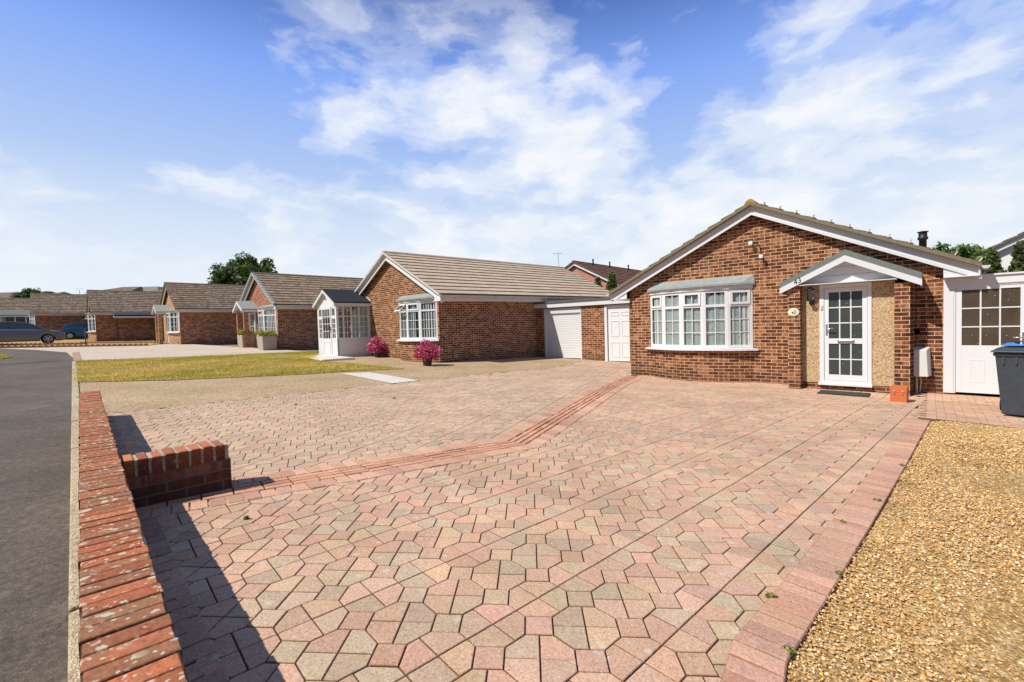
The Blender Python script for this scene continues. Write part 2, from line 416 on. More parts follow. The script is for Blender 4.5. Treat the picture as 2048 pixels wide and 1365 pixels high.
def curtain():
    m = NT('net_curtain'); uv = m.coord('UV')
    w = m.noise(m.scale(uv, (1, 1, 1)), 5.0, 3, .6, dist=.4)
    ln = m.math('ABSOLUTE', m.math('SUBTRACT', w, .5))
    lines = m.math('MULTIPLY', m.ramp(ln, [(.006, 1.0), (.016, 0.0)]), m.ramp(m.noise(uv, 2.5, 2), [(.44, 0.0), (.5, 1.0)]))
    c = m.mix(m.math('MULTIPLY', lines, .5), (.80, .83, .81), (.10, .11, .11))
    d = m.n('ShaderNodeBsdfDiffuse', {'Color': c}); t = m.n('ShaderNodeBsdfTranslucent', {'Color': c})
    mx = m.n('ShaderNodeMixShader', {0: .35}); m.t.links.new(d.outputs[0], mx.inputs[1]); m.t.links.new(t.outputs[0], mx.inputs[2])
    m.t.links.new(mx.outputs[0], m.out.inputs['Surface']); return m.m
M['curtain'] = curtain()
def coping():
    m = NT('lichened_red_coping'); co = m.coord()
    a = m.n('ShaderNodeAttribute', attribute_name='col').outputs['Color']
    n1 = m.noise(co, 55, 5, .75); n2 = m.noise(co, 13, 4, .65)
    c = m.mix(.8, a, m.ramp(n1, [(.3, (.45, .42, .4)), (.5, (1, 1, 1)), (.7, (1.5, 1.45, 1.4))]), 'MULTIPLY')
    c = m.mix(m.ramp(n2, [(.45, 0.0), (.65, .6)]), c, (.25, .16, .085))
    wv = m.n('ShaderNodeVectorMath', {0: co, 1: m.n('ShaderNodeVectorMath', {0: m.noise(co, 25, 3, .6, 'Color'), 'Scale': .03}, operation='SCALE').outputs[0]}, operation='ADD').outputs[0]
    for sc, lo, hi, nlo in ((20.0, .23, .30, .46), (42.0, .23, .31, .47), (10.0, .16, .20, .50)):
        v = m.n('ShaderNodeTexVoronoi', {'Vector': wv, 'Scale': sc}).outputs['Distance']
        sel = m.ramp(m.noise(co, sc * .45, 2), [(nlo, 0.0), (nlo + .06, 1.0)])
        c = m.mix(m.math('MULTIPLY', m.math('MULTIPLY', m.ramp(v, [(lo, 1.0), (hi, 0.0)]), sel), .85), c, m.mix(n1, (.50, .41, .29), (.74, .64, .48)))
    m.pbsdf(c, .92, m.bump(n1, .7, .006), 0, .15); return m.m
M['coping'] = coping()
# ------------------------------------------------------------------ sheets that follow the street
def sheet(name, poly, off, mat, step=.5, kind='structure'):
    bm = bmesh.new()
    f = bm.faces.new([bm.verts.new((x, y, 0)) for x, y in poly])
    xs = [p[0] for p in poly]; ys = [p[1] for p in poly]
    for ax, lo, hi in ((0, min(xs), max(xs)), (1, min(ys), max(ys))):
        k = math.floor(lo / step) * step + step
        while k < hi - 1e-4:
            co = [0, 0, 0]; no = [0, 0, 0]; co[ax] = k; no[ax] = 1
            bmesh.ops.bisect_plane(bm, geom=bm.verts[:] + bm.edges[:] + bm.faces[:], plane_co=co, plane_no=no)
            k += step
    for v in bm.verts: v.co.z = g(v.co.x, v.co.y) + off
    bmesh.ops.recalc_face_normals(bm, faces=bm.faces)
    if sum(f.normal.z for f in bm.faces) < 0: bmesh.ops.reverse_faces(bm, faces=bm.faces)
    me = bpy.data.meshes.new(name); bm.to_mesh(me); bm.free()
    return tag(link(name, me, mat), kind=kind)

def inside(x, y, poly):
    r = False; j = len(poly) - 1
    for i in range(len(poly)):
        xi, yi = poly[i]; xj, yj = poly[j]
        if (yi > y) != (yj > y) and x < (xj - xi) * (y - yi) / (yj - yi) + xi: r = not r
        j = i
    return r

class Blocks:
    """many chamfered blocks laid on the street, one colour each"""
    def __init__(s): s.v = []; s.f = []; s.c = []
    def add(s, poly, col, gap=.004, ch=.006, dz=0.0, h=.018, tilt=.0015):
        n = len(poly); cx = sum(p[0] for p in poly) / n; cy = sum(p[1] for p in poly) / n
        # inset towards centre along edge normals (approximate by scaling per distance)
        def inset(d):
            out = []
            for k in range(n):
                a, b, c = poly[k - 1], poly[k], poly[(k + 1) % n]
                e1 = (b[0] - a[0], b[1] - a[1]); e2 = (c[0] - b[0], c[1] - b[1])
                l1 = math.hypot(*e1) or 1; l2 = math.hypot(*e2) or 1
                n1 = (-e1[1] / l1, e1[0] / l1); n2 = (-e2[1] / l2, e2[0] / l2)
                k_ = 1 + n1[0] * n2[0] + n1[1] * n2[1]
                out.append((b[0] + d * (n1[0] + n2[0]) / max(k_, .3), b[1] + d * (n1[1] + n2[1]) / max(k_, .3)))
            return out
        lo = inset(gap); hi = inset(gap + ch)
        i = len(s.v)
        tx, ty, tz = random.gauss(0, tilt * 4), random.gauss(0, tilt * 4), random.gauss(0, tilt)
        for P, zz in ((lo, -h), (lo, -ch), (hi, 0)):
            for x, y in P: s.v.append((x, y, dz + zz + tz + tx * (x - cx) + ty * (y - cy)))
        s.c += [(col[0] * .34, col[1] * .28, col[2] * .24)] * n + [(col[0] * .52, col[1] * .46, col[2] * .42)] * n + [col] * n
        s.f.append([i + 2 * n + k for k in range(n)])
        for L in (0, 1):
            for k in range(n):
                q = (k + 1) % n
                s.f.append([i + L * n + k, i + L * n + q, i + (L + 1) * n + q, i + (L + 1) * n + k])
    def build(s, name, mat, parent=None, flat=False):
        v = np.array(s.v)
        if not flat: v[:, 2] += gz(v[:, 0], v[:, 1])
        me = bpy.data.meshes.new(name); me.from_pydata(v.tolist(), [], s.f)
        a = me.attributes.new('col', 'FLOAT_COLOR', 'POINT')
        a.data.foreach_set('color', np.concatenate([np.array(s.c), np.ones((len(s.c), 1))], 1).astype(np.float32).ravel())
        me.update(); return link(name, me, mat, parent)

def jit(c, a=.12):
    k = 1 + random.uniform(-a, a)
    return tuple(max(0, q * k * (1 + random.uniform(-.04, .04))) for q in c)
PINK, BUFF, GREY = (.60, .372, .255), (.60, .40, .265), (.54, .395, .268)
def octagons(region, ox, oy, ang, s, skip=lambda x, y: False, dusty=0.0):
    B = Blocks(); ca, sa = math.cos(ang), math.sin(ang)
    xs = [p[0] for p in region]; ys = [p[1] for p in region]
    R = int(max(math.hypot(x - ox, y - oy) for x in (min(xs), max(xs)) for y in (min(ys), max(ys))) / s) + 2
    P = lambda i, j: (ox + (i * ca - j * sa) * s, oy + (i * sa + j * ca) * s)
    def put(pts, w):
        poly = [P(*p) for p in pts]
        cx = sum(p[0] for p in poly) / len(poly); cy = sum(p[1] for p in poly) / len(poly)
        if not inside(cx, cy, region) or skip(cx, cy): return
        c = random.choices((PINK, BUFF, GREY), w)[0]
        c = tuple(a + (b - a) * dusty for a, b in zip(c, (.545, .41, .29)))
        B.add(poly, jit(c, .11), gap=.0022, ch=.0032, tilt=.0009)
    for i in range(-R, R + 1):
        for j in range(-R, R + 1):
            c = P(i, j)
            if not (min(xs) - .5 < c[0] < max(xs) + .5 and min(ys) - .5 < c[1] < max(ys) + .5): continue
            if (i + j) % 2:
                q = .3
                put([(i - q, j - q), (i + q, j - q), (i + q, j + q), (i - q, j + q)], (7, 1, 1.4))
            else:
                axis = ((i - j) // 2) % 2 == 0
                for r in range(4):
                    a, b = ((1, 0), (0, 1), (-1, 0), (0, -1))[r], ((0, 1), (-1, 0), (0, -1), (1, 0))[r]
                    L = lambda u, w: (i + a[0] * u + b[0] * w, j + a[1] * u + b[1] * w)
                    if axis: put([L(0, 0), L(.7, 0), L(.7, .3), L(.3, .7), L(0, .7)], (3, 3, 2.6))
                    else: put([L(0, 0), L(.5, -.5), L(.7, -.3), L(.7, .3), L(.5, .5)], (3, 3, 2.6))
    return B

def rows_along(B, path, offs, blen, cols, gap=.004, ch=.005, dz=.003, a=.13, stagger=False):
    """rows of blocks beside a polyline; offs = [(o0,o1)] to the left of travel; blocks blen long"""
    # mitred offset lines
    def off(d):
        out = []
        for k, p in enumerate(path):
            d1 = Vector(path[k]) - Vector(path[k - 1]) if k else Vector(path[1]) - Vector(path[0])
            d2 = Vector(path[k + 1]) - Vector(path[k]) if k < len(path) - 1 else d1
            d1.normalize(); d2.normalize()
            n1 = Vector((-d1.y, d1.x)); n2 = Vector((-d2.y, d2.x)); m_ = (n1 + n2)
            out.append(Vector(p) + m_ * d / max(1 + n1.dot(n2), .3))
        return out
    for r, (o0, o1) in enumerate(offs):
        A, Bq = off(o0), off(o1); bl = blen[r] if isinstance(blen, (list, tuple)) else blen
        for k in range(len(path) - 1):
            L = (Vector(path[k + 1]) - Vector(path[k])).length; n = max(1, round(L / bl))
            sh = .5 if stagger and r % 2 else 0
            ts = [0] + [(q + sh) / n for q in range(0 if sh else 1, n)] + [1]
            for t0, t1 in zip(ts, ts[1:]):
                a0, a1 = A[k].lerp(A[k + 1], t0), A[k].lerp(A[k + 1], t1)
                b0, b1 = Bq[k].lerp(Bq[k + 1], t0), Bq[k].lerp(Bq[k + 1], t1)
                poly = [(a0.x, a0.y), (a1.x, a1.y), (b1.x, b1.y), (b0.x, b0.y)]
                ar = sum(poly[q][0] * poly[(q + 1) % 4][1] - poly[(q + 1) % 4][0] * poly[q][1] for q in range(4))
                if ar < 0: poly.reverse()
                B.add(poly, jit(random.choice(cols[r] if isinstance(cols[0], list) else cols), a), gap, ch, dz)

# ground to the horizon, in two resolutions
gx = sorted(set([-900, -500, -300, -200, -140, -100, -80] + list(range(-70, 41, 2)) + [50, 70, 100, 160, 300, 500, 900]))
gy = sorted(set([-300, -150, -80, -50, -30] + list(range(-24, 61, 2)) + [70, 90, 120, 180, 300, 500, 900]))
vv = [(x, y, g(x, y) - .06) for y in gy for x in gx]
nx = len(gx)
ff = np.array([(j * nx + i, j * nx + i + 1, (j + 1) * nx + i + 1, (j + 1) * nx + i) for j in range(len(gy) - 1) for i in range(nx - 1)])
tag(np_mesh('ground', np.array(vv), ff, M['dirt'], smooth=True), kind='structure')

RD = -.0565                                  # the street runs a little skew to the house fronts
def road_y(x, y0=-11.215): return y0 + RD * x    # line of the kerb / wall
KERB0 = -11.205
sheet('footpath', [(-22.9, -9.95), (-27, -10.9), (-31, -12.3), (-34, -13.6), (-26, -12.4), (-20, -11.75), (-18.2, -12.1), (-15, -13.4), (-8, -14), (14, -14), (14, road_y(14, KERB0) + .03), (4, road_y(4, KERB0) + .03), (-6, road_y(-6, KERB0) + .03), (-15, road_y(-15, KERB0) + .05)], .0, M['asphalt'], 1.0)
sheet('verge', [(-34, -13.6), (-26, -12.4), (-20, -11.75), (-18.2, -12.1), (-15, -13.4), (-15, -15.5), (-36, -15.5)], .012, M['turf'], .5)
sheet('road', [(-60, -22), (14, -22), (14, -14.1), (-15, -15.6), (-60, -15.6)], -.03, M['asphalt'], 2.0)
# kerb strip between footpath and garden wall
kb = MB()
x = -15.5
while x < 12:
    L = .9 if x > -3 else 1.8
    a, b = x + .006, x + L - .006
    for q0, q1 in [(a, b)]:
        ya0, yb0 = road_y(q0, KERB0), road_y(q1, KERB0); w = .10
        za, zb = g(q0, ya0), g(q1, yb0); jz = random.uniform(-.006, .006)
        kb.hexa([(q0, ya0, za - .05), (q1, yb0, zb - .05), (q1, yb0 + w, zb - .05), (q0, ya0 + w, za - .05),
                 (q0, ya0, za + .012 + jz), (q1, yb0, zb + .012 + jz), (q1, yb0 + w, zb + .02 + jz), (q0, ya0 + w, za + .02 + jz)])
    x += L
tag(kb.build('kerb', M['kerb'], bevel=.008), kind='structure')
sheet('tan_drive', [(-16, road_y(-16, -11.1)), (-2.4, road_y(-2.4, -11.1)), (-2.4, -.5), (-3.1, 2.2), (-3.1, 2.9), (-6.6, 2.9), (-14.2, -1.0), (-14.2, -3.6), (-16, -3.6)], .0, M['tan'])
sheet('cream_drive', [(-15.55, -10.2), (-15.7, -2.0), (-30.2, -3.8), (-31.8, -4.6), (-30.0, -6.2), (-31.6, -12.7), (-27.0, -11.05), (-22.9, -10.1)], .006, M['cream_drive'], 1.0)
sheet('gravel_yard', [(-29.2, -6.0), (-31.0, -12.3), (-39.2, -14.5), (-50, -14.5), (-47, -4), (-41, -4)], .010, M['gravel'], 1.0)
sheet('paving_bed', [(-2.4, road_y(-2.4)), (9.5, road_y(9.5)), (9.5, .6), (0, .6), (0, 3.0), (-3.1, 3.0), (-3.1, 2.2), (-2.4, -.5)], -.016, M['bed'])

# clay/concrete block paving: octagon pattern either side of the red drain band
BAND = [(.24, -.35), (2.89, -7.95), (2.07, road_y(2.07, -11.1))]
BOR = [(5.82, -11.6), (5.69, -9.98), (5.64, -9.62), (5.68, -9.1), (5.765, -7.8), (5.87, -6.1), (5.97, -4.3), (6.03, -3.35)]
right_reg = [(.35, -.3), (3.05, -7.95), (2.25, road_y(2.3, -10.95)), (5.72, road_y(5.7, -10.95)), (5.64, -9.6), (5.68, -9.1), (5.76, -7.8), (5.87, -5.9), (5.96, -4.3), (6.02, -3.3), (6.0, .3), (.35, .3)]
left_reg = [(-2.4, road_y(-2.4, -10.98)), (1.98, road_y(1.98, -10.98)), (2.76, -7.95), (.1, -.3), (.1, 3), (-3.1, 3), (-3.1, 2.2), (-2.4, -.5)]
def by_wall(x, y): return y < road_y(x, -10.87)
B = octagons(right_reg, 4.56, -9.63, math.radians(40.6), .1927, by_wall)
tag(B.build('block_paving', M['paver']), kind='structure')
B = octagons(left_reg, -.9, -6.0, math.radians(67), .1927, by_wall, .5)
tag(B.build('block_paving', M['paver']), kind='structure')
RED = [(.58, .34, .235), (.60, .36, .25), (.55, .315, .215), (.61, .37, .26)]
ORG = [(.62, .32, .20), (.65, .35, .215), (.58, .29, .18)]
B = Blocks()
rows_along(B, BAND, [(-.29, -.115), (-.11, -.04), (-.035, .035), (.04, .11), (.115, .29)], [.105, .2, .2, .2, .105], [RED, ORG, ORG, ORG, RED], gap=.003, ch=.006, dz=.006)
rows_along(B, BOR, [(-.11, .08)], .086, [RED], gap=.002, ch=.006, dz=.012)
# soldier row along the garden wall
rows_along(B, [(-2.3, road_y(-2.3, -10.91)), (5.5, road_y(5.5, -10.91))], [(-.11, .12)], .105, [[(.46, .29, .21), (.5, .32, .23)]], dz=.004)
# strip of red blocks before the side door and round the head of the gravel
for k in range(31):
    y = -3.12 + k * .104 + .05
    rows_along(B, [(5.99 + (.1 if k % 2 else 0), y), (9.3, y)], [(-.05, .05)], .205, [[PINK, BUFF, (.6, .37, .25)]], gap=.002, ch=.003, dz=.002)
# red kerb blocks at the edge of the cream drive
rows_along(B, [(-15.9, -10.17), (-22.5, -9.82)], [(-.12, .12)], .105, [[(.55, .35, .27), (.52, .32, .25)]], dz=.016)
tag(B.build('red_block_edging', M['redpaver']), kind='structure')

# lawn in front of the neighbouring bungalow
LAWN = [(-7.55, -10.72), (-6.48, -9.2), (-5.6, -6.55), (-5.5, -5.15), (-5.05, -3.95), (-9.4, -4.35), (-10.6, -4.0), (-12.6, -3.3), (-15.9, -1.6), (-15.4, -7.55), (-15.6, -10.2)]
sheet('lawn', LAWN, .012, M['turf'], .4)
sheet('white_path', [(-5.15, -5.88), (-4.9, -5.2), (-2.45, -5.36), (-2.42, -6.08)], .008, M['slab'], .5)
def blades(name, poly, n, hmin, hmax, cols, dz=.012, w=.006):
    xs = [p[0] for p in poly]; ys = [p[1] for p in poly]
    pts = []
    while len(pts) < n:
        x = RNG.uniform(min(xs), max(xs)); y = RNG.uniform(min(ys), max(ys))
        if inside(x, y, poly): pts.append((x, y))
    p = np.array(pts); z = gz(p[:, 0], p[:, 1]) + dz
    p = p + RNG.normal(0, .035, p.shape); h = RNG.uniform(hmin, hmax, n); a = RNG.uniform(0, 6.28, n); lean = RNG.normal(0, .4, (n, 2)) * h[:, None]
    d = np.stack([np.cos(a), np.sin(a)], 1) * w
    v = np.zeros((n, 3, 3)); v[:, 0, :2] = p - d; v[:, 1, :2] = p + d; v[:, 0, 2] = v[:, 1, 2] = z
    v[:, 2, :2] = p + lean; v[:, 2, 2] = z + h
    # broad dry and green patches
    t = .62 + .6 * np.sin(p[:, 0] * 1.1 + 1.7 * np.sin(p[:, 1] * .7)) * np.sin(p[:, 1] * .9 + p[:, 0] * .35) + .4 * np.sin(p[:, 0] * 3.7 + p[:, 1]) * np.sin(p[:, 1] * 2.9) + .3 * np.sin(p[:, 0] * 7.1) * np.sin(p[:, 1] * 1.3 + 2)
    t = np.clip(t - .07 * (p[:, 1] + 8) + RNG.normal(0, .25, n), 0, 1.15)[:, None]
    c = np.array(cols[0]) * (1 - t) + np.array(cols[1]) * t
    dry = (np.sin(p[:, 0] * 2.3 + 1.3 * np.sin(p[:, 1] * 1.9)) * np.sin(p[:, 1] * 1.6 + p[:, 0] * .8) + RNG.normal(0, .3, n) > .55)[:, None]
    c = np.where(dry, np.array((.74, .54, .27)), c); c *= RNG.uniform(.7, 1.3, (n, 1))
    return np_mesh(name, v.reshape(-1, 3), np.arange(n * 3).reshape(-1, 3), M['leaf'], col=np.repeat(c, 3, 0))
tag(blades('lawn_grass', LAWN, 90000, .015, .045, ((.48, .41, .05), (.88, .63, .20)), w=.008), kind='stuff')
tag(blades('verge_grass', [(-34, -13.6), (-26, -12.4), (-20, -11.75), (-18.2, -12.1), (-17, -13), (-30, -14.5)], 25000, .03, .07, ((.34, .34, .05), (.55, .45, .10)), w=.012), kind='stuff')

# gravel front garden on the right
GR = [(p[0] + .105, p[1]) for p in BOR] + [(6.3, -3.13), (6.9, -3.1), (12, -3.1), (12, -12), (5.9, -12)]
sheet('gravel_garden', GR, -.012, M['gravel'], .5)
def pebbles(name, n):
    y = -11.2 + (RNG.random(n) ** 1.5) * 8.2; x = 5.6 + RNG.random(n) * 4.8
    ok = np.array([inside(a, b, GR) and a < 6.1 + (b + 11.4) * .95 + .6 for a, b in zip(x, y)])
    x, y = x[ok], y[ok]; n = len(x)
    near = np.hypot(x - 6.135, y + 11.48)
    sz = (.0036 + .0054 * RNG.random(n) ** 1.5) * np.clip(.75 + near * .06, .8, 1.3)
    base = np.array([(1, 0, 0), (0, 1, 0), (-1, 0, 0), (0, -1, 0), (0, 0, 1), (0, 0, -1)], float)
    fc = np.array([(0, 1, 4), (1, 2, 4), (2, 3, 4), (3, 0, 4), (1, 0, 5), (2, 1, 5), (3, 2, 5), (0, 3, 5)])
    v = base[None] * sz[:, None, None] * RNG.uniform(.6, 1.5, (n, 6, 1))
    v[:, :, 2] *= .65
    ax = RNG.normal(0, .5, (n, 3)); ax[:, 2] = RNG.uniform(0, 6.28, n)
    cz, sz_ = np.cos(ax[:, 2]), np.sin(ax[:, 2])
    vx = v[:, :, 0] * cz[:, None] - v[:, :, 1] * sz_[:, None]; vy = v[:, :, 0] * sz_[:, None] + v[:, :, 1] * cz[:, None]
    vz = v[:, :, 2] + vx * ax[:, :1] * .6 + vy * ax[:, 1:2] * .6
    z0 = gz(x, y) - .012 + RNG.uniform(.0, .012, n) + .012 * np.sin(x * 3.1) * np.sin(y * 2.3)
    V = np.stack([vx + x[:, None], vy + y[:, None], vz + z0[:, None]], 2)
    pal = np.array([(.66, .39, .14), (.74, .48, .21), (.80, .60, .34), (.60, .33, .11), (.78, .62, .42), (.72, .45, .18), (.40, .22, .09)])
    c = pal[RNG.choice(7, n, p=[.22, .22, .2, .12, .08, .12, .04])] * RNG.uniform(.62, 1.22, (n, 1))
    mo = np.sin(x * 5.3 + 2 * np.sin(y * 3.1)) * np.sin(y * 4.7 + x * 1.9) + RNG.normal(0, .25, n); c = np.where((mo > .93)[:, None], c * np.array((.45, .42, .36)), c)
    F = (fc[None] + (np.arange(n) * 6)[:, None, None]).reshape(-1, 3)
    return np_mesh(name, V.reshape(-1, 3), F, M['pebble'], col=np.repeat(c, 6, 0), smooth=False)
tag(pebbles('gravel_pebbles', 240000), kind='stuff')

# a saw-cut joint across the footpath
q = MB(); pts_ = [(-14.9, -13.2), (-15.6, -12.4), (-15.5, -11.6), (-16.1, -10.6)]
for a_, b_ in zip(pts_, pts_[1:]): q.poly([(a_[0], a_[1], g(*a_) + .006), (b_[0], b_[1], g(*b_) + .006), (b_[0] + .09, b_[1], g(*b_) + .006), (a_[0] + .09, a_[1], g(*a_) + .006)])
tag(q.build('footpath_joint', M['rubber']), kind='structure')
# ------------------------------------------------------------------ plants
def leaves(clumps, n_per, size, pal, squash=1.0, flat=.5, shell=.55):
    """small leaf quads through clump volumes -> verts, faces, colours"""
    V = []; C = []
    pal = np.array(pal)
    for (cx, cy, cz, r, dens) in clumps:
        n = max(12, int(n_per * dens))
        d = RNG.normal(0, 1, (n, 3)); d /= np.linalg.norm(d, axis=1)[:, None]
        rad = r * (shell + (1 - shell) * RNG.random(n)) * RNG.uniform(.75, 1.12, n)
        p = d * rad[:, None]; p[:, 2] *= squash
        nr = d + RNG.normal(0, flat, (n, 3)); nr /= np.linalg.norm(nr, axis=1)[:, None]
        u = np.cross(nr, RNG.normal(0, 1, (n, 3))); u /= np.linalg.norm(u, axis=1)[:, None]; w = np.cross(nr, u)
        s = size * RNG.uniform(.6, 1.35, n)[:, None]
        q = np.stack([p - u * s, p + w * s * .55, p + u * s, p - w * s * .55], 1) + np.array((cx, cy, cz))
        V.append(q.reshape(-1, 3))
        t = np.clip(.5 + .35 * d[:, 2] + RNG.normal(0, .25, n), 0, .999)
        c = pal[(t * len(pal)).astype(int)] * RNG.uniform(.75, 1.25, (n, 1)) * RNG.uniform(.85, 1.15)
        C.append(np.repeat(c, 4, 0))
    V = np.concatenate(V); C = np.concatenate(C)
    return V, np.arange(len(V)).reshape(-1, 4), C
def tree(name, label, loc, height, spread, pal, n_clump=60, n_leaf=180, leaf=.12, low=.25, seed=1, group=None, trunk_r=.18, cat='tree', shape='round', bare=0):
    rr = random.Random(seed)
    t = thing(name, label, cat, loc, rr.uniform(0, 6), group)
    tb = MB(); tb.tube([(0, 0, -.2), (0.03, 0, height * .25), (-.04, .03, height * .55), (0, 0, height * .8)], [trunk_r, trunk_r * .8, trunk_r * .5, trunk_r * .15], 8)
    cl = []
    for k in range(n_clump):
        if shape == 'round':
            th = rr.uniform(0, 6.283); u = rr.uniform(-.55, 1); q = math.sqrt(max(0, 1 - u * u)); rad = rr.uniform(.62, 1.0)
            cz = height * (low + (1 - low) * .5) + u * height * (1 - low) * .46 * rad
            p = (math.cos(th) * q * spread * rad, math.sin(th) * q * spread * rad, cz); r = spread * rr.uniform(.17, .30)
        else:                                     # conifer
            f = (k + .5) / n_clump; th = k * 2.4; rad = spread * (1 - f) ** .8 * rr.uniform(.55, 1.0)
            p = (math.cos(th) * rad, math.sin(th) * rad, height * (low + (1 - low) * f)); r = max(.2 * spread, spread * .46 * (1.08 - f))
        cl.append((*p, r, rr.uniform(.6, 1.2)))
        if k % max(1, n_clump // 9) == 0:
            zb = height * rr.uniform(.25, .55) if shape == 'round' else p[2] - .1
            tb.tube([(0, 0, min(zb, p[2])), (p[0] * .5, p[1] * .5, (zb + p[2]) * .5), p], [trunk_r * .4, trunk_r * .25, trunk_r * .06], 6)
    tb.build('trunk', M['bark'], t)
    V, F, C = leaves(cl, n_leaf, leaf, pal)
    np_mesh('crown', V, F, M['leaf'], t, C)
    return t
def shrub_mass(name, label, cat, loc, clumps, n, size, pal, parent=None, mat='leaf', flat=.5):
    V, F, C = leaves(clumps, n, size, pal, flat=flat)
    o = np_mesh(name, V, F, M[mat], parent, C)
    if parent is None: o.location = loc; tag(o, label, cat)
    return o

# weeds and moss tufts in the joints beside the gravel and kerb
wc_ = []
for (x_, y_) in [(5.74, -9.55), (5.80, -8.75), (5.66, -9.9), (5.86, -7.4), (5.95, -6.2), (5.6, -9.2), (5.73, -8.0), (2.9, -10.55), (-1.2, -8.6), (-.6, -7.2)]:
    wc_.append((x_, y_, g(x_, y_) + .012, random.uniform(.015, .035), 1))
for k in range(14):
    x_ = random.uniform(-9, 3); y_ = road_y(x_, KERB0) + .1
    wc_.append((x_, y_, g(x_, y_) + .02, random.uniform(.02, .045), 1))
V_, F_, C_ = leaves(wc_, 40, .010, [(.06, .09, .015), (.14, .18, .03), (.3, .27, .06)], squash=.6)
tag(np_mesh('weeds', V_, F_, M['leaf'], col=C_), kind='stuff')
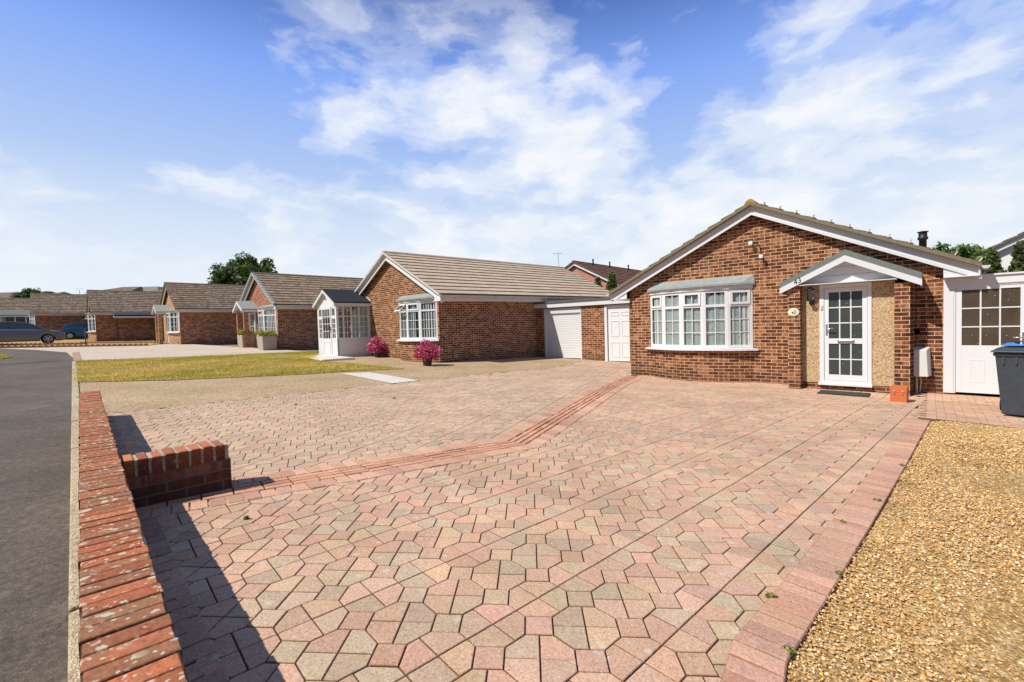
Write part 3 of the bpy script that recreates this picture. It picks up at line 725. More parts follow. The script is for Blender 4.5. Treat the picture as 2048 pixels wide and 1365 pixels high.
# ------------------------------------------------------------------ building parts
def gable_house(t, w, depth, ze, zr, brick, tile, y0=-.2, over=.46, ncourse=12, side_brick=None, verge='verge', bbmat='whitewood', bb_h=.21, ridge='verge', gut='gutter', rise=0.0, bothgut=True, dry_verge=False):
    """walls + roof of a bungalow whose gable faces -y; front wall x 0..w at y=0; ze/zr tile heights at eave end / ridge"""
    xr = w / 2; half = xr + over; sl = (zr - ze) / half
    roof_z = lambda x: zr - abs(x - xr) * sl
    wb = MB()
    pent = [(0, -.35), (w, -.35), (w, roof_z(w) - .17), (xr, zr - .17), (0, roof_z(0) - .17)]
    if side_brick:
        wb.poly([(x, 0, z) for x, z in pent])
        wb.build('wall', M[brick], t)
        sb = MB()
        sb.poly([(w, .001, -.35), (w, depth, -.35), (w, depth, roof_z(w) - .17 + rise * depth), (w, .001, roof_z(w) - .17)])
        sb.poly([(0, depth, -.35), (0, .001, -.35), (0, .001, roof_z(0) - .17), (0, depth, roof_z(0) - .17)])
        sb.poly([(x, depth, z) for x, z in reversed(pent)])
        sb.build('side_wall', M[side_brick], t)
    else:
        wb.prism_y(pent, 0, depth); wb.build('wall', M[brick], t)
    # tiled slopes: one stepped course after another
    y1 = depth + .2; rb = MB(); L = math.hypot(half, zr - ze); ca, sa = half / L, (zr - ze) / L
    for sgn in (-1, 1):
        P = lambda s_, up, y: (xr + sgn * (half - s_ * ca) + sgn * up * sa, y, ze + s_ * sa + up * ca - .05 + rise * (y - y0))
        ex = L / ncourse
        for k in range(ncourse):
            a, b = k * ex, (k + 1) * ex + .03
            b = min(b, L)
            lo, hi = .05, .018
            pts = [P(a, lo, y0), P(a, lo, y1), P(b, hi, y1), P(b, hi, y0)]
            uv = [(y0, a), (y1, a), (y1, a + ex), (y0, a + ex)]
            if sgn < 0: pts.reverse(); uv.reverse()
            rb.poly(pts, uv)
            e = [P(a, lo - .034, y0), P(a, lo - .034, y1), P(a, lo, y1), P(a, lo, y0)]
            rb.poly(e if sgn > 0 else e[::-1], [(0, 0)] * 4)
            for yy in (y0, y1):                      # tile ends showing at the verge
                rb.poly([P(a, lo - .034, yy), P(a, lo, yy), P(b, hi, yy), P(b, -.02, yy)], [(0, 0)] * 4)
        rb.poly([P(0, 0, y0), P(0, 0, y1), P(L, 0, y1), P(L, 0, y0)], [(0, 0)] * 4)
    roof = rb.build('roof', M[tile], t)
    # undercloak mortar strip + barge boards
    vb = MB(); bb = MB()
    for sgn in (-1, 1):
        q = lambda s_, up, y: (xr + sgn * (half - s_ * ca), y, ze + s_ * sa + up - .05)
        for yy, dy in ((y0 - .004, .12),):
            vb.hexa([q(0, -.045, yy), q(L, -.045, yy), q(L, -.045, yy + dy), q(0, -.045, yy + dy), q(0, .028, yy), q(L, .028, yy), q(L, .028, yy + dy), q(0, .028, yy + dy)])
        yb = y0 + .115
        bb.hexa([q(0, -.05 - bb_h, yb), q(L, -.05 - bb_h, yb), q(L, -.05 - bb_h, yb + .03), q(0, -.05 - bb_h, yb + .03), q(0, -.045, yb), q(L, -.045, yb), q(L, -.045, yb + .03), q(0, -.045, yb + .03)])
        # lower lip of the board
        bb.hexa([q(0, -.06 - bb_h, yb - .022), q(L, -.06 - bb_h, yb - .022), q(L, -.06 - bb_h, yb), q(0, -.06 - bb_h, yb), q(0, -.0 - bb_h, yb - .022), q(L, -.0 - bb_h, yb - .022), q(L, -.0 - bb_h, yb), q(0, -.0 - bb_h, yb)])
        # boxed eave end and soffit along the side
        xe = xr + sgn * half; xw = xr + sgn * xr
        zb = ze - .05 - bb_h
        za = roof_z(xw) - .09 - bb_h
        tri = [(xw, zb - .0), (xe, zb - .0), (xw, za + .1)]
        a_ = [(x, yb + .004, z) for x, z in tri]; b_ = [(x, yb + .026, z) for x, z in tri]
        bb.poly(a_ if sgn > 0 else a_[::-1]); 
        for k in range(3):
            f_ = [a_[k], a_[(k + 1) % 3], b_[(k + 1) % 3], b_[k]]
            bb.poly(f_ if sgn < 0 else f_[::-1])
    vb.build('verge_mortar', M[verge], roof, fixn=True)
    bb.build('barge_board', M[bbmat], roof, fixn=True)
    for sgn in (-1, 1):
        gb = MB(); fb = MB()
        xe = xr + sgn * half; xw = xr + sgn * xr; zb = ze - .05 - bb_h
        fy0, fy1 = y0 + .06, depth
        r0, r1 = rise * (fy0 - y0), rise * (fy1 - y0)
        a, b = sorted((xw + sgn * .002, xe - sgn * .02))
        fb.hexa([(a, fy0, zb + r0), (b, fy0, zb + r0), (b, fy1, zb + r1), (a, fy1, zb + r1), (a, fy0, zb + .02 + r0), (b, fy0, zb + .02 + r0), (b, fy1, zb + .02 + r1), (a, fy1, zb + .02 + r1)])
        a, b = sorted((xe - sgn * .04, xe - sgn * .018))
        fb.hexa([(a, fy0, zb + .02 + r0), (b, fy0, zb + .02 + r0), (b, fy1, zb + .02 + r1), (a, fy1, zb + .02 + r1), (a, fy0, zb + .2 + r0), (b, fy0, zb + .2 + r0), (b, fy1, zb + .2 + r1), (a, fy1, zb + .2 + r1)])
        # half round gutter
        n = 8; cx = xe + sgn * .045; cz = zb + .165
        for rr, flip in ((.058, 1), (.05, -1)):
            for k in range(n):
                t0, t1 = math.pi + math.pi * k / n, math.pi + math.pi * (k + 1) / n
                f_ = [(cx + rr * math.cos(t0), y0 - .02, cz + rr * math.sin(t0)), (cx + rr * math.cos(t1), y0 - .02, cz + rr * math.sin(t1)), (cx + rr * math.cos(t1), y1, cz + rr * math.sin(t1) + rise * depth), (cx + rr * math.cos(t0), y1, cz + rr * math.sin(t0) + rise * depth)]
                gb.poly(f_ if flip > 0 else f_[::-1], smooth=True)
        for k in range(n):
            t0, t1 = math.pi + math.pi * k / n, math.pi + math.pi * (k + 1) / n
            gb.poly([(cx, y0 - .02, cz), (cx + .055 * math.cos(t0), y0 - .02, cz + .055 * math.sin(t0)), (cx + .055 * math.cos(t1), y0 - .02, cz + .055 * math.sin(t1))])
        for k in range(int(depth // .9)):
            yy = .3 + k * .9
            gb.box(cx - .066, cx + .066, yy, yy + .03, cz - .066 + rise * yy, cz + .008 + rise * yy)
        fb.build('eaves_board', M[bbmat], roof, fixn=True); gb.build('gutter', M[gut], roof)
    # ridge tiles
    rd = MB(); y = y0
    while y < y1 - .05:
        y2 = min(y + .44, y1); z_ = zr - .05 + .045
        r0, r1 = rise * (y - y0), rise * (y2 - y0)
        prof = [(-.125, -.075), (-.085, .0), (-.04, .035), (0, .045), (.04, .035), (.085, .0), (.125, -.075)]
        for (ax, az), (bx, bz) in zip(prof, prof[1:]):
            rd.poly([(xr + ax, y, z_ + az + r0), (xr + bx, y, z_ + bz + r0), (xr + bx, y2 - .008, z_ + bz + r1 - .004), (xr + ax, y2 - .008, z_ + az + r1 - .004)])
        rd.poly([(xr + ax, y, z_ + az + r0) for ax, az in reversed(prof)])
        y = y2
    rd.build('ridge_tiles', M[ridge], roof)
    if dry_verge:
        dv = MB()
        for sgn in (-1, 1):
            for k in range(ncourse):
                ex = L / ncourse
                q = lambda s_, up, y: (xr + sgn * (half - s_ * ca), y, ze + s_ * sa + up - .05)
                a, b = k * ex, (k + 1) * ex + .02
                dv.hexa([q(a, -.06, y0 - .03), q(b, -.08, y0 - .03), q(b, -.08, y0 + .1), q(a, -.06, y0 + .1), q(a, .085, y0 - .03), q(b, .055, y0 - .03), q(b, .055, y0 + .1), q(a, .085, y0 + .1)])
        dv.build('verge_cap', M['lead'], roof, fixn=True)
    return roof, roof_z

def arc_pts(cx, half, sag, n, y=0.0, grow=0.0):
    R = (half * half + sag * sag) / (2 * sag); a = math.asin(half / R); out = []
    for k in range(n + 1):
        th = -a + 2 * a * k / n
        out.append((cx + (R + grow) * math.sin(th), y - ((R + grow) * math.cos(th) - (R - sag))))
    return out
def bow_window(t, cx, half, sag, z0, z1, ztr, n, brick, opening=(), tilt=(), bars=(2, 3), roof_h=.22, roof_back=.45, inside='curtain', leadmat='lead', y=0.0, base=True, name='bay_window', diamond=False):
    P = arc_pts(cx, half, sag, n, y)
    fr = MB(); gl = MB()
    T = .055
    fr_i = None
    sash_tilt = MB()
    for k in range(n):
        p, q = Vector(P[k]), Vector(P[k + 1]); d = (q - p); L = d.length; d.normalize()
        at = lambda s_: tuple(p + d * s_)
        pw = .062
        for a, b in ((0, pw), (L - pw, L)): fr.obox(at(a), at(b), T, z0, z1, .0)
        for a, b in ((z0, z0 + .075), (z1 - .06, z1), (ztr - .03, ztr + .03)): fr.obox(at(pw), at(L - pw), T - .004, a, b, -.002)
        nrm = Vector((d.y, -d.x))                     # outward
        if k in opening and k not in tilt:
            for a, b, c, e in ((pw - .01, L - pw + .01, ztr + .02, ztr + .07), (pw - .01, L - pw + .01, z1 - .085, z1 - .035)): fr.obox(at(a), at(b), .0, c, e, .022)
            for a, b in ((pw - .01, pw + .045), (L - pw - .045, L - pw + .01)): fr.obox(at(a), at(b), .0, ztr + .07, z1 - .085, .022)
        if k in tilt:
            A = .22; o2 = [Vector((*at(pw), 0)), Vector((*at(L - pw), 0))]; hh = z1 - .04 - ztr
            def pt(s_, dz_): 
                b_ = p + d * s_ + nrm * (.02 + A * dz_ / hh)
                return (b_.x, b_.y, z1 - .03 - dz_ * .96)
            def slab(s0, s1, d0, d1):
                off = Vector((nrm.x, nrm.y, .25)) * .03
                a = [pt(s0, d1), pt(s1, d1), pt(s1, d0), pt(s0, d0)]
                sash_tilt.hexa([a[0], a[1], tuple(Vector(a[1]) - off), tuple(Vector(a[0]) - off), a[3], a[2], tuple(Vector(a[2]) - off), tuple(Vector(a[3]) - off)])
            w_ = .05
            slab(pw - .02, L - pw + .02, 0, w_); slab(pw - .02, L - pw + .02, hh - w_, hh)
            slab(pw - .02, pw + w_ - .02, w_, hh - w_); slab(L - pw - w_ + .02, L - pw + .02, w_, hh - w_)
            gl.poly([pt(pw, hh - w_), pt(L - pw, hh - w_), pt(L - pw, w_), pt(pw, w_)])
        # glazing bars
        nb, mb_ = bars
        for c in range(1, nb):
            s_ = pw + (L - 2 * pw) * c / nb
            fr.obox(at(s_ - .008), at(s_ + .008), .02, z0 + .075, ztr - .03, -.012)
            if k not in tilt: fr.obox(at(s_ - .008), at(s_ + .008), .02, ztr + .03, z1 - .06, -.012)
        for r in range(1, mb_):
            zz = z0 + .075 + (ztr - z0 - .105) * r / mb_
            fr.obox(at(pw), at(L - pw), .019, zz - .008, zz + .008, -.013)
        i_ = -nrm * .028
        a, b = p + d * pw + i_, p + d * (L - pw) + i_
        zs = [(z0 + .075, ztr - .03)] + ([] if k in tilt else [(ztr + .03, z1 - .06)])
        for za, zb in zs: gl.poly([(a.x, a.y, za), (b.x, b.y, za), (b.x, b.y, zb), (a.x, a.y, zb)])
    # head fascia following the facets
    Q = arc_pts(cx, half, sag, n, y, .03)
    for a, b in zip(Q, Q[1:]): fr.obox(a, b, .09, z1 + .002, z1 + .085)
    frame = fr.build(name, M['white'], t)
    gl.build('pane', M['glass'], frame)
    if tilt: sash_tilt.build('open_sash', M['white'], frame)
    # sill
    sb = MB(); O = arc_pts(cx, half + .09, sag + .03, max(n, 12), y, .075); I = arc_pts(cx, half - .02, sag, max(n, 12), y, -.1)
    m_ = len(O)
    for k in range(m_ - 1):
        sb.hexa([(*O[k], z0 - .055), (*O[k + 1], z0 - .055), (*I[k + 1], z0 - .055), (*I[k], z0 - .055), (*O[k], z0 - .012), (*O[k + 1], z0 - .012), (*I[k + 1], z0 + .004), (*I[k], z0 + .004)])
    sb.build('sill', M['white'], frame)
    # lead / felt roof on the bow
    rb = MB(); E = arc_pts(cx, half + .03, sag + .02, n * 2, y, .06)
    top0, top1 = cx - half + .12, cx + half + .02
    zt = z1 + .09 + roof_h; zl = z1 + .088
    bk = [(top0 + (top1 - top0) * k / (len(E) - 1), y + .0) for k in range(len(E))]
    for k in range(len(E) - 1):
        a, b = E[k], E[k + 1]
        rb.poly([(*a, zl), (*b, zl), (*b, zl + .045), (*a, zl + .045)])
        rb.poly([(*a, zl + .045), (*b, zl + .045), (bk[k + 1][0], y - .002, zt), (bk[k][0], y - .002, zt)])
        rb.poly([(*b, zl), (*a, zl), (bk[k][0], y - .002, zl), (bk[k + 1][0], y - .002, zl)])
    rb.poly([(*E[-1], zl), (bk[-1][0], y - .002, zl), (bk[-1][0], y - .002, zt), (*E[-1], zl + .045)])
    rb.poly([(bk[0][0], y - .002, zl), (*E[0], zl), (*E[0], zl + .045), (bk[0][0], y - .002, zt)])
    rb.build('bay_roof', M[leadmat], frame)
    # inside: dark lining plus net curtain or blinds
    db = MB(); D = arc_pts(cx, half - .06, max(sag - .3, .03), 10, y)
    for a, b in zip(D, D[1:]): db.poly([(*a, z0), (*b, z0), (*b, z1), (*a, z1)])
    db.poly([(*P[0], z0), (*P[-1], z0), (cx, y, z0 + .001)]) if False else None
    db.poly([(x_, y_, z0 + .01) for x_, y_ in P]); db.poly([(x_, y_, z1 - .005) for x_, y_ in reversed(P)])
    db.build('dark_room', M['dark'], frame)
    if inside == 'curtain':
        cb = MB(); n2 = n * 26; K = arc_pts(cx, half - .07, sag - .07, n2, y)
        ys = 0.0; prev = None
        for k in range(n2 + 1):
            x_, y_ = K[k]; w_ = .009 * math.sin(k * 1.05) + .008 * math.sin(k * .37 + 1)
            cur = ((x_, y_ + w_), k * 2 * half * 1.1 / n2)
            if prev:
                topz = z1 - .10 - .03 * math.sin(k * .8)
                cb.poly([(*prev[0], z0 + .03), (*cur[0], z0 + .03), (*cur[0], topz), (*prev[0], topz)], [(prev[1], z0), (cur[1], z0), (cur[1], z1), (prev[1], z1)], True)
            prev = cur
        cb.build('curtain', M['curtain'], frame)
    elif inside == 'blind':
        cb = MB(); n2 = int(2 * half / .1); K = arc_pts(cx, half - .06, sag - .07, n2 * 2, y)
        for k in range(0, n2 * 2, 2):
            if random.random() < .85: cb.poly([(*K[k], z0 + .05), (*K[k + 1], z0 + .05), (*K[k + 1], z1 - .03), (*K[k], z1 - .03)])
        cb.build('blind', M['blind'], frame)
    # curved brick base
    if base:
        bb = MB(); K = arc_pts(cx, half - .0, sag, 24, y, -.012)
        s_ = 0
        for a, b in zip(K, K[1:]):
            l = math.hypot(b[0] - a[0], b[1] - a[1])
            bb.poly([(*a, -.35), (*b, -.35), (*b, z0 - .05), (*a, z0 - .05)], [(s_, -.35), (s_ + l, -.35), (s_ + l, z0 - .05), (s_, z0 - .05)], True); s_ += l
        bb.build('bay_wall', M[brick], t)
    return frame

def canopy(t, xl, xr, zl, zr_apex, y0, wood='whitewood', felt='felt', name='porch_canopy', y1=0.0, th=.11, bbh=.12, infill=None, brand=None):
    xm = (xl + xr) / 2
    fb = MB(); wb = MB()
    for sgn, xe in ((-1, xl), (1, xr)):
        a = lambda up, y: [(xe, y, zl + up), (xm, y, zr_apex + up)]
        p0, p1 = a(-th, y0 + .012), a(0, y0 + .012); q0, q1 = a(-th, y1), a(0, y1)
        h = [p0[0], p0[1], q0[1], q0[0], p1[0], p1[1], q1[1], q1[0]]
        fb.hexa(h)
        p0, p1 = a(-th - bbh, y0), a(-th + .0, y0); q0, q1 = a(-th - bbh, y0 + .03), a(-th, y0 + .03)
        wb.hexa([p0[0], p0[1], q0[1], q0[0], p1[0], p1[1], q1[1], q1[0]])
        p0, p1 = a(-th - .03, y0 + .03), a(-th - .002, y0 + .03); q0, q1 = a(-th - .03, y1), a(-th - .002, y1)
        wb.hexa([p0[0], p0[1], q0[1], q0[0], p1[0], p1[1], q1[1], q1[0]])
        # side fascia
        xx = xe - sgn * .0
        s0, s1 = sorted((xx, xx - sgn * .025))
        wb.box(s0, s1, y0 + .03, y1, zl - th - bbh, zl - th - .03)
    c = fb.build(name, M[felt], t, fixn=True)
    wb.build('fascia', M[wood], c, fixn=True)
    if infill:
        yy, x0, x1, zb = infill; ib = MB(); n = 3
        sl = (zr_apex - zl) / (xm - xl); ztop = lambda x: zr_apex - abs(x - xm) * sl - th - .03
        H_ = ztop(xm) - zb
        for k in range(n):
            za, zb2 = zb + H_ * k / n, zb + H_ * (k + 1) / n - .006
            wa = min((ztop(xm) - za) / sl, (x1 - x0) / 2); wc = min((ztop(xm) - zb2) / sl, (x1 - x0) / 2)
            ib.prism_y([(xm - wa, za), (xm + wa, za), (xm + wc, zb2), (xm - wc, zb2)], yy - .012, yy + .02)
        ib.build('gable_boards', M[wood], c, fixn=True)
    return c

def glazed_leaf(b, gl, x0, x1, z0, z1, y, panes, fw=.08):
    """frame bars of a glazed door leaf into b and panes into gl; panes=[(z0,z1,cols,rows)]"""
    b.box(x0, x0 + fw, y, y + .045, z0, z1); b.box(x1 - fw, x1, y, y + .045, z0, z1)
    zs = [z0] + [v for p in panes for v in p[:2]] + [z1]
    for a, c in zip(zs[::2], zs[1::2]): b.box(x0 + fw, x1 - fw, y + .001, y + .044, a, c)
    for za, zb, nc, nr in panes:
        gl.poly([(x0 + fw, y + .02, za), (x1 - fw, y + .02, za), (x1 - fw, y + .02, zb), (x0 + fw, y + .02, zb)])
        for c in range(1, nc):
            xx = x0 + fw + (x1 - x0 - 2 * fw) * c / nc; b.box(xx - .011, xx + .011, y + .006, y + .0195, za, zb)
        for r in range(1, nr):
            zz = za + (zb - za) * r / nr; b.box(x0 + fw, x1 - fw, y + .007, y + .019, zz - .011, zz + .011)

def lever(parent, x, z, y, dirn=1, mat='chrome'):
    h = MB(); h.box(x - .015, x + .015, y - .012, y, z - .12, z + .1)
    h.tube([(x, y - .012, z + .01), (x, y - .055, z + .01), (x + dirn * .13, y - .06, z + .012)], .011, 8)
    h.lathe([(.012, 0), (.012, .012)], (x, y - .016, z - .07), 8, 'y')
    return h.build('handle', M[mat], parent)

def text_mesh(name, s_, size, mat, parent, loc, rot=(math.pi / 2, 0, 0), shear=0, depth=.002):
    cu = bpy.data.curves.new(name, 'FONT'); cu.body = s_; cu.size = size; cu.extrude = depth; cu.shear = shear; cu.align_x = 'CENTER'; cu.align_y = 'CENTER'
    tmp = bpy.data.objects.new(name, cu); COL.objects.link(tmp)
    dg = bpy.context.evaluated_depsgraph_get(); me = bpy.data.meshes.new_from_object(tmp.evaluated_get(dg))
    bpy.data.objects.remove(tmp)
    o = link(name, me, mat, parent); o.location = loc; o.rotation_euler = rot; return o

# ================================================================== number 43
ZB = -.04
T43 = thing('bungalow', 'brown brick bungalow numbered 43 with rounded bay window and white porch gable', 'house', (0, 0, ZB))
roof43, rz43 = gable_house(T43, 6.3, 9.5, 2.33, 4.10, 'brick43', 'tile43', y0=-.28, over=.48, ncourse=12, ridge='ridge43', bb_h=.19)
# bow window
bow_window(T43, 1.86, 1.25, .40, .78, 2.16, 1.79, 5, 'brick43', opening=(0, 2, 4), bars=(2, 3))
# metal verge clips on the right slope
half = 3.15 + .48; Ls = math.hypot(half, 1.77); ca, sa = half / Ls, 1.77 / Ls
clip = MB(); clip.box(-.010, .010, -.02, .04, -.02, .055)
cl0 = None
for k in range(12):
    s_ = k * Ls / 12 + .03
    o = clip.build('verge_clip', M['gutter'], roof43) if cl0 is None else cl0.copy()
    if cl0 is None: cl0 = o
    else: COL.objects.link(o)
    o.location = (3.15 + (half - s_ * ca), -.19, 2.33 + s_ * sa - .0); o.location.y = -.28; o.rotation_euler = (0, .5, 0)
# entrance: pillars, pebbledash panels, door
YP, YA = -.55, -.36
pl = MB()
pl.box(3.93, 4.15, YP, 0.02, -.3, 2.12); pl.build('porch_pillar', M['brick43'], T43); pl = MB(); pl.box(5.64, 5.86, YP, 0.02, -.3, 2.04); pl.box(5.86, 5.905, YA, .02, -.3, 2.03)
pl.build('porch_pillar', M['brick43'], T43)
pl = MB(); pl.box(4.15, 5.64, YA + .02, 0, -.3, .105); pl.build('plinth', M['brick43'], T43)
pn = MB(); pn.box(4.15, 4.46, YA, YA + .1, .11, 2.12); pn.build('pebbledash_panel', M['dash'], T43)
pn = MB(); pn.box(5.30, 5.64, YA, YA + .1, .10, 2.10); pn.build('pebbledash_panel', M['dash'], T43)
df = MB(); y = YA - .02
df.box(4.46, 4.535, y, y + .09, .11, 2.10); df.box(5.235, 5.30, y, y + .09, .11, 2.10); df.box(4.535, 5.235, y, y + .09, 2.03, 2.10); df.box(4.44, 5.31, y - .05, y + .08, .065, .112)
df.box(4.535, 5.235, y + .01, y + .09, .112, .16)
door = df.build('front_door', M['door'], T43, bevel=.004)
lf = MB(); gl = MB()
glazed_leaf(lf, gl, 4.54, 5.23, .165, 2.025, y + .015, [(.28, .905, 3, 2), (1.01, 1.94, 3, 3)], .075)
lf.build('door_leaf', M['door'], door, bevel=.003); gl.build('pane', M['obscure'], door)
lever(door, 4.578, 1.2, y + .015, 1)
lb = MB(); lb.box(4.76, 5.03, y - .002, y + .014, .925, .99); lb.box(4.785, 5.005, y - .01, y - .001, .94, .975); lb.build('letterbox', M['chrome'], door, bevel=.003)
db = MB(); db.box(4.482, 4.515, y - .02, y - .001, 1.60, 1.69); db.lathe([(.009, 0), (.009, .008)], (4.498, y - .029, 1.63), 8, 'y'); db.build('doorbell', M['gutter'], door)
cano = canopy(T43, 3.80, 6.02, 2.19, 2.745, -.64, th=.115, bbh=.115, infill=(-.40, 4.13, 5.66, 2.12))
# side sheet of the gable (white soffit board over the door)
sb = MB(); sb.box(4.12, 5.68, -.62, YA + .1, 2.105, 2.119); sb.build('soffit', M['whitewood'], T43)
text_mesh('house_number', '43', .15, M['ink'], cano, (4.115, -.6425, 2.19), (math.pi / 2, -.43, 0), shear=.25)
# oval name plate on the left pillar
ov = MB(); ov.lathe([(.0001, 0), (.105, 0), (.105, .014), (.09, .02), (.0001, .02)], (0, 0, 0), 32, 'y')
pt = ov.build('name_plate', M['cream_plate'], T43); pt.location = (4.035, YP - .001, 1.565); pt.scale = (1, -1, .8)
rg = MB(); n = 32
for k in range(n):
    a0, a1 = 2 * math.pi * k / n, 2 * math.pi * (k + 1) / n
    rg.poly([(.104 * math.cos(a0), 0, .084 * math.sin(a0)), (.104 * math.cos(a1), 0, .084 * math.sin(a1)), (.088 * math.cos(a1), 0, .07 * math.sin(a1)), (.088 * math.cos(a0), 0, .07 * math.sin(a0))])
r_ = rg.build('rim', plain('yellow_green_rim', (.5, .5, .16), .5), T43); r_.location = (4.035, YP - .0165, 1.565)
text_mesh('house_number', '43', .085, M['ink'], T43, (4.035, YP - .024, 1.555), shear=.15)
for k in range(8):     # tiny arched lettering above the number, too small to read
    if k == 2: continue
    a = math.radians(128 - k * 11)
    q = MB(); q.box(-.006, .006, -.001, .001, -.006, .006)
    o = q.build('lettering', M['ink'], T43); o.location = (4.035 + .08 * math.cos(a), YP - .0225, 1.55 + .068 * math.sin(a)); o.rotation_euler = (0, math.pi / 2 - a, 0)
# coach lamp
lm = MB()
lm.lathe([(.0001, -.0), (.055, 0), (.055, .015), (.035, .02), (.0001, .02)], (4.33, YA - .02, 1.76), 12, 'y')
lm.tube([(4.33, YA - .01, 1.76), (4.33, YA - .1, 1.74), (4.32, YA - .14, 1.79)], .014, 8)
lm.lathe([(.05, 0), (.055, .02), (.03, .045), (.012, .06)], (4.32, YA - .14, 1.78), 4)
for k in range(4):
    a = math.pi / 4 + k * math.pi / 2
    lm.tube([(4.32 + .05 * math.cos(a), YA - .14 + .05 * math.sin(a), 1.80), (4.32 + .085 * math.cos(a), YA - .14 + .085 * math.sin(a), 2.0)], .006, 5)
lm.lathe([(.095, 0), (.09, .015), (.03, .05), (.012, .075)], (4.32, YA - .14, 2.0), 4)
lamp = lm.build('wall_lamp', M['black'], T43, fixn=True)
lg = MB(); lg.lathe([(.048, 0), (.078, .2)], (4.32, YA - .14, 1.8), 4); lg.build('lamp_glass', M['glass'], lamp)
# security lights under the ridge
for (x, z, s_) in ((3.12, 3.18, .042), (3.33, 2.85, .04)):
    q = MB(); q.box(x - s_, x + s_, -.16, -.10, z - s_, z + s_); q.box(x - .02, x + .02, -.10, 0, z - .02, z + .02)
    q.build('security_sensor', M['meter'], T43, bevel=.006)
q = MB(); q.tube([(3.13, -.05, 3.17), (3.2, -.06, 3.2), (3.27, -.05, 3.12), (3.29, -.03, 3.0), (3.32, -.04, 2.88)], .008, 6); q.build('cable', M['black'], T43)
# meter box
q = MB(); q.hexa([(5.885, -.26, .30), (6.10, -.26, .30), (6.15, 0, .30), (5.885, 0, .30), (5.885, -.26, .79), (6.08, -.26, .79), (6.13, 0, .84), (5.885, 0, .84)])
q.build('meter_box', M['meter'], T43, bevel=.008)
q = MB(); q.tube([(5.94, -.12, .3), (5.94, -.12, -.1)], .018, 8); q.tube([(5.98, -.08, .3), (6.0, -.06, .2), (5.98, -.05, -.1)], .014, 8); q.build('pipe', M['gutter'], T43)
q = MB(); q.lathe([(.06, 0), (.06, .04), (.045, .05), (.0001, .05)], (5.93, -.0, 1.12), 12, 'y'); q.build('vent_cover', M['black'], T43)
# flue
q = MB(); q.lathe([(.066, 0), (.066, .5), (.09, .505), (.09, .56), (.075, .565), (.075, .66), (.1, .67), (.1, .68), (.0001, .70)], (6.0, 2.2, 2.6), 16); q.build('flue', M['black'], T43)
q = MB()
for k in range(3): q.box(6.0 - .01 + .07 * math.cos(k * 2.09), 6.0 + .01 + .07 * math.cos(k * 2.09), 2.19 + .07 * math.sin(k * 2.09), 2.21 + .07 * math.sin(k * 2.09), 3.24, 3.30)

# white lean-to with a half-glazed door at the right of number 43
LT = thing('lean_to', 'white lean-to with half-glazed panelled door beside the right wall of number 43', 'porch', (6.3, 0, ZB))
fr = MB()
fr.box(.004, .14, -.02, .08, 0, 2.09); fr.box(.14, .165, -.01, .06, 0, 1.96)
fr.box(.06, 2.4, -.03, .08, 1.95, 2.09); fr.box(.0601, 2.42, -.06, .1, 2.09, 2.12); fr.box(.14, 1.06, -.012, .06, 1.92, 1.95)
fr.box(1.03, 1.13, -.02, .08, 0, 1.95)
fr.box(1.13, 2.4, -.01, .06, 0, 1.95); fr.box(2.3, 2.38, 0.081, 2.6, 0, 2.08); fr.box(.06, 2.38, 2.52, 2.6, 0, 2.08)
fr.build('frame', M['white'], LT, bevel=.004)
q = MB(); q.box(.06, 2.42, .1, 2.65, 2.09, 2.13); q.build('roof', M['feltgrey'], LT)
lf = MB(); gl = MB(); glazed_leaf(lf, gl, .17, 1.025, .02, 1.92, -.002, [(.87, 1.86, 3, 3)], .075)
lf.box(.245, .95, .008, .03, .08, .76)
for x0 in (.34, .62):
    for a, b, c, d in ((x0, x0 + .19, .21, .23), (x0, x0 + .19, .60, .62), (x0, x0 + .02, .23, .60), (x0 + .17, x0 + .19, .23, .60)): lf.box(a, b, -.004, .009, c, d)
    lf.box(x0 + .035, x0 + .155, .001, .0085, .245, .585)
dr = lf.build('door', M['door'], LT, bevel=.003); gl.build('pane', M['obscure2'], dr); lever(dr, .985, 1.0, -.002, -1)

# ================================================================== garage link
GA = thing('garage', 'flat-roofed brick garage with white doors between two bungalows', 'garage', (-6.0, 2.85, .06))
wl = MB()
for a, b, c in ((0, .66, 2.05), (2.46, 3.46, 1.98), (4.45, 6.1, 2.05)):
    wl = MB(); wl.box(a, b, 0, .2, -.4, c); wl.build('pier', M['brick43'], GA)
q = MB(); q.box(-.2, 6.1, .21, 5, -.3, 2.03); q.build('inner_wall', M['dark'], GA)
q = MB(); q.box(.03, 6.1, -.09, -.06, 2.02, 2.19); q.box(-.55, .03, .03, .06, 2.0, 2.16); q.build('fascia', M['whitewood'], GA)
q = MB(); q.box(.02, 6.1, -.13, 5, 2.195, 2.27); q.box(.04, 6.1, -.055, .3, 1.985, 2.02); q.build('roof', M['feltgrey'], GA)
q = MB(); n = 26
for k in range(n):
    z0, z1 = .02 + 1.76 * k / n, .02 + 1.76 * (k + 1) / n
    for a, b, c, d in ((z0, z0 + .012, .095, .085), (z0 + .012, z1 - .012, .085, .08), (z1 - .012, z1, .08, .095)): q.poly([(.66, c, a), (2.46, c, a), (2.46, d, b), (.66, d, b)])
rd = q.build('roller_door', M['white'], GA)
q = MB(); q.box(.66, 2.46, .02, .12, 1.78, 2.0); q.box(.6605, .72, .03, .13, 0, 1.78); q.box(2.40, 2.4595, .03, .13, 0, 1.78); q.build('door_frame', M['whitewood'], rd)
q = MB(); q.box(3.46, 3.56, .0, .12, -.05, 1.98); q.box(3.57, 4.45, .06, .1, -.02, 1.93); q.box(3.56, 4.45, .02, .12, 1.932, 2.0)
pd = q.build('side_door', M['door'], GA, bevel=.003)
q = MB()
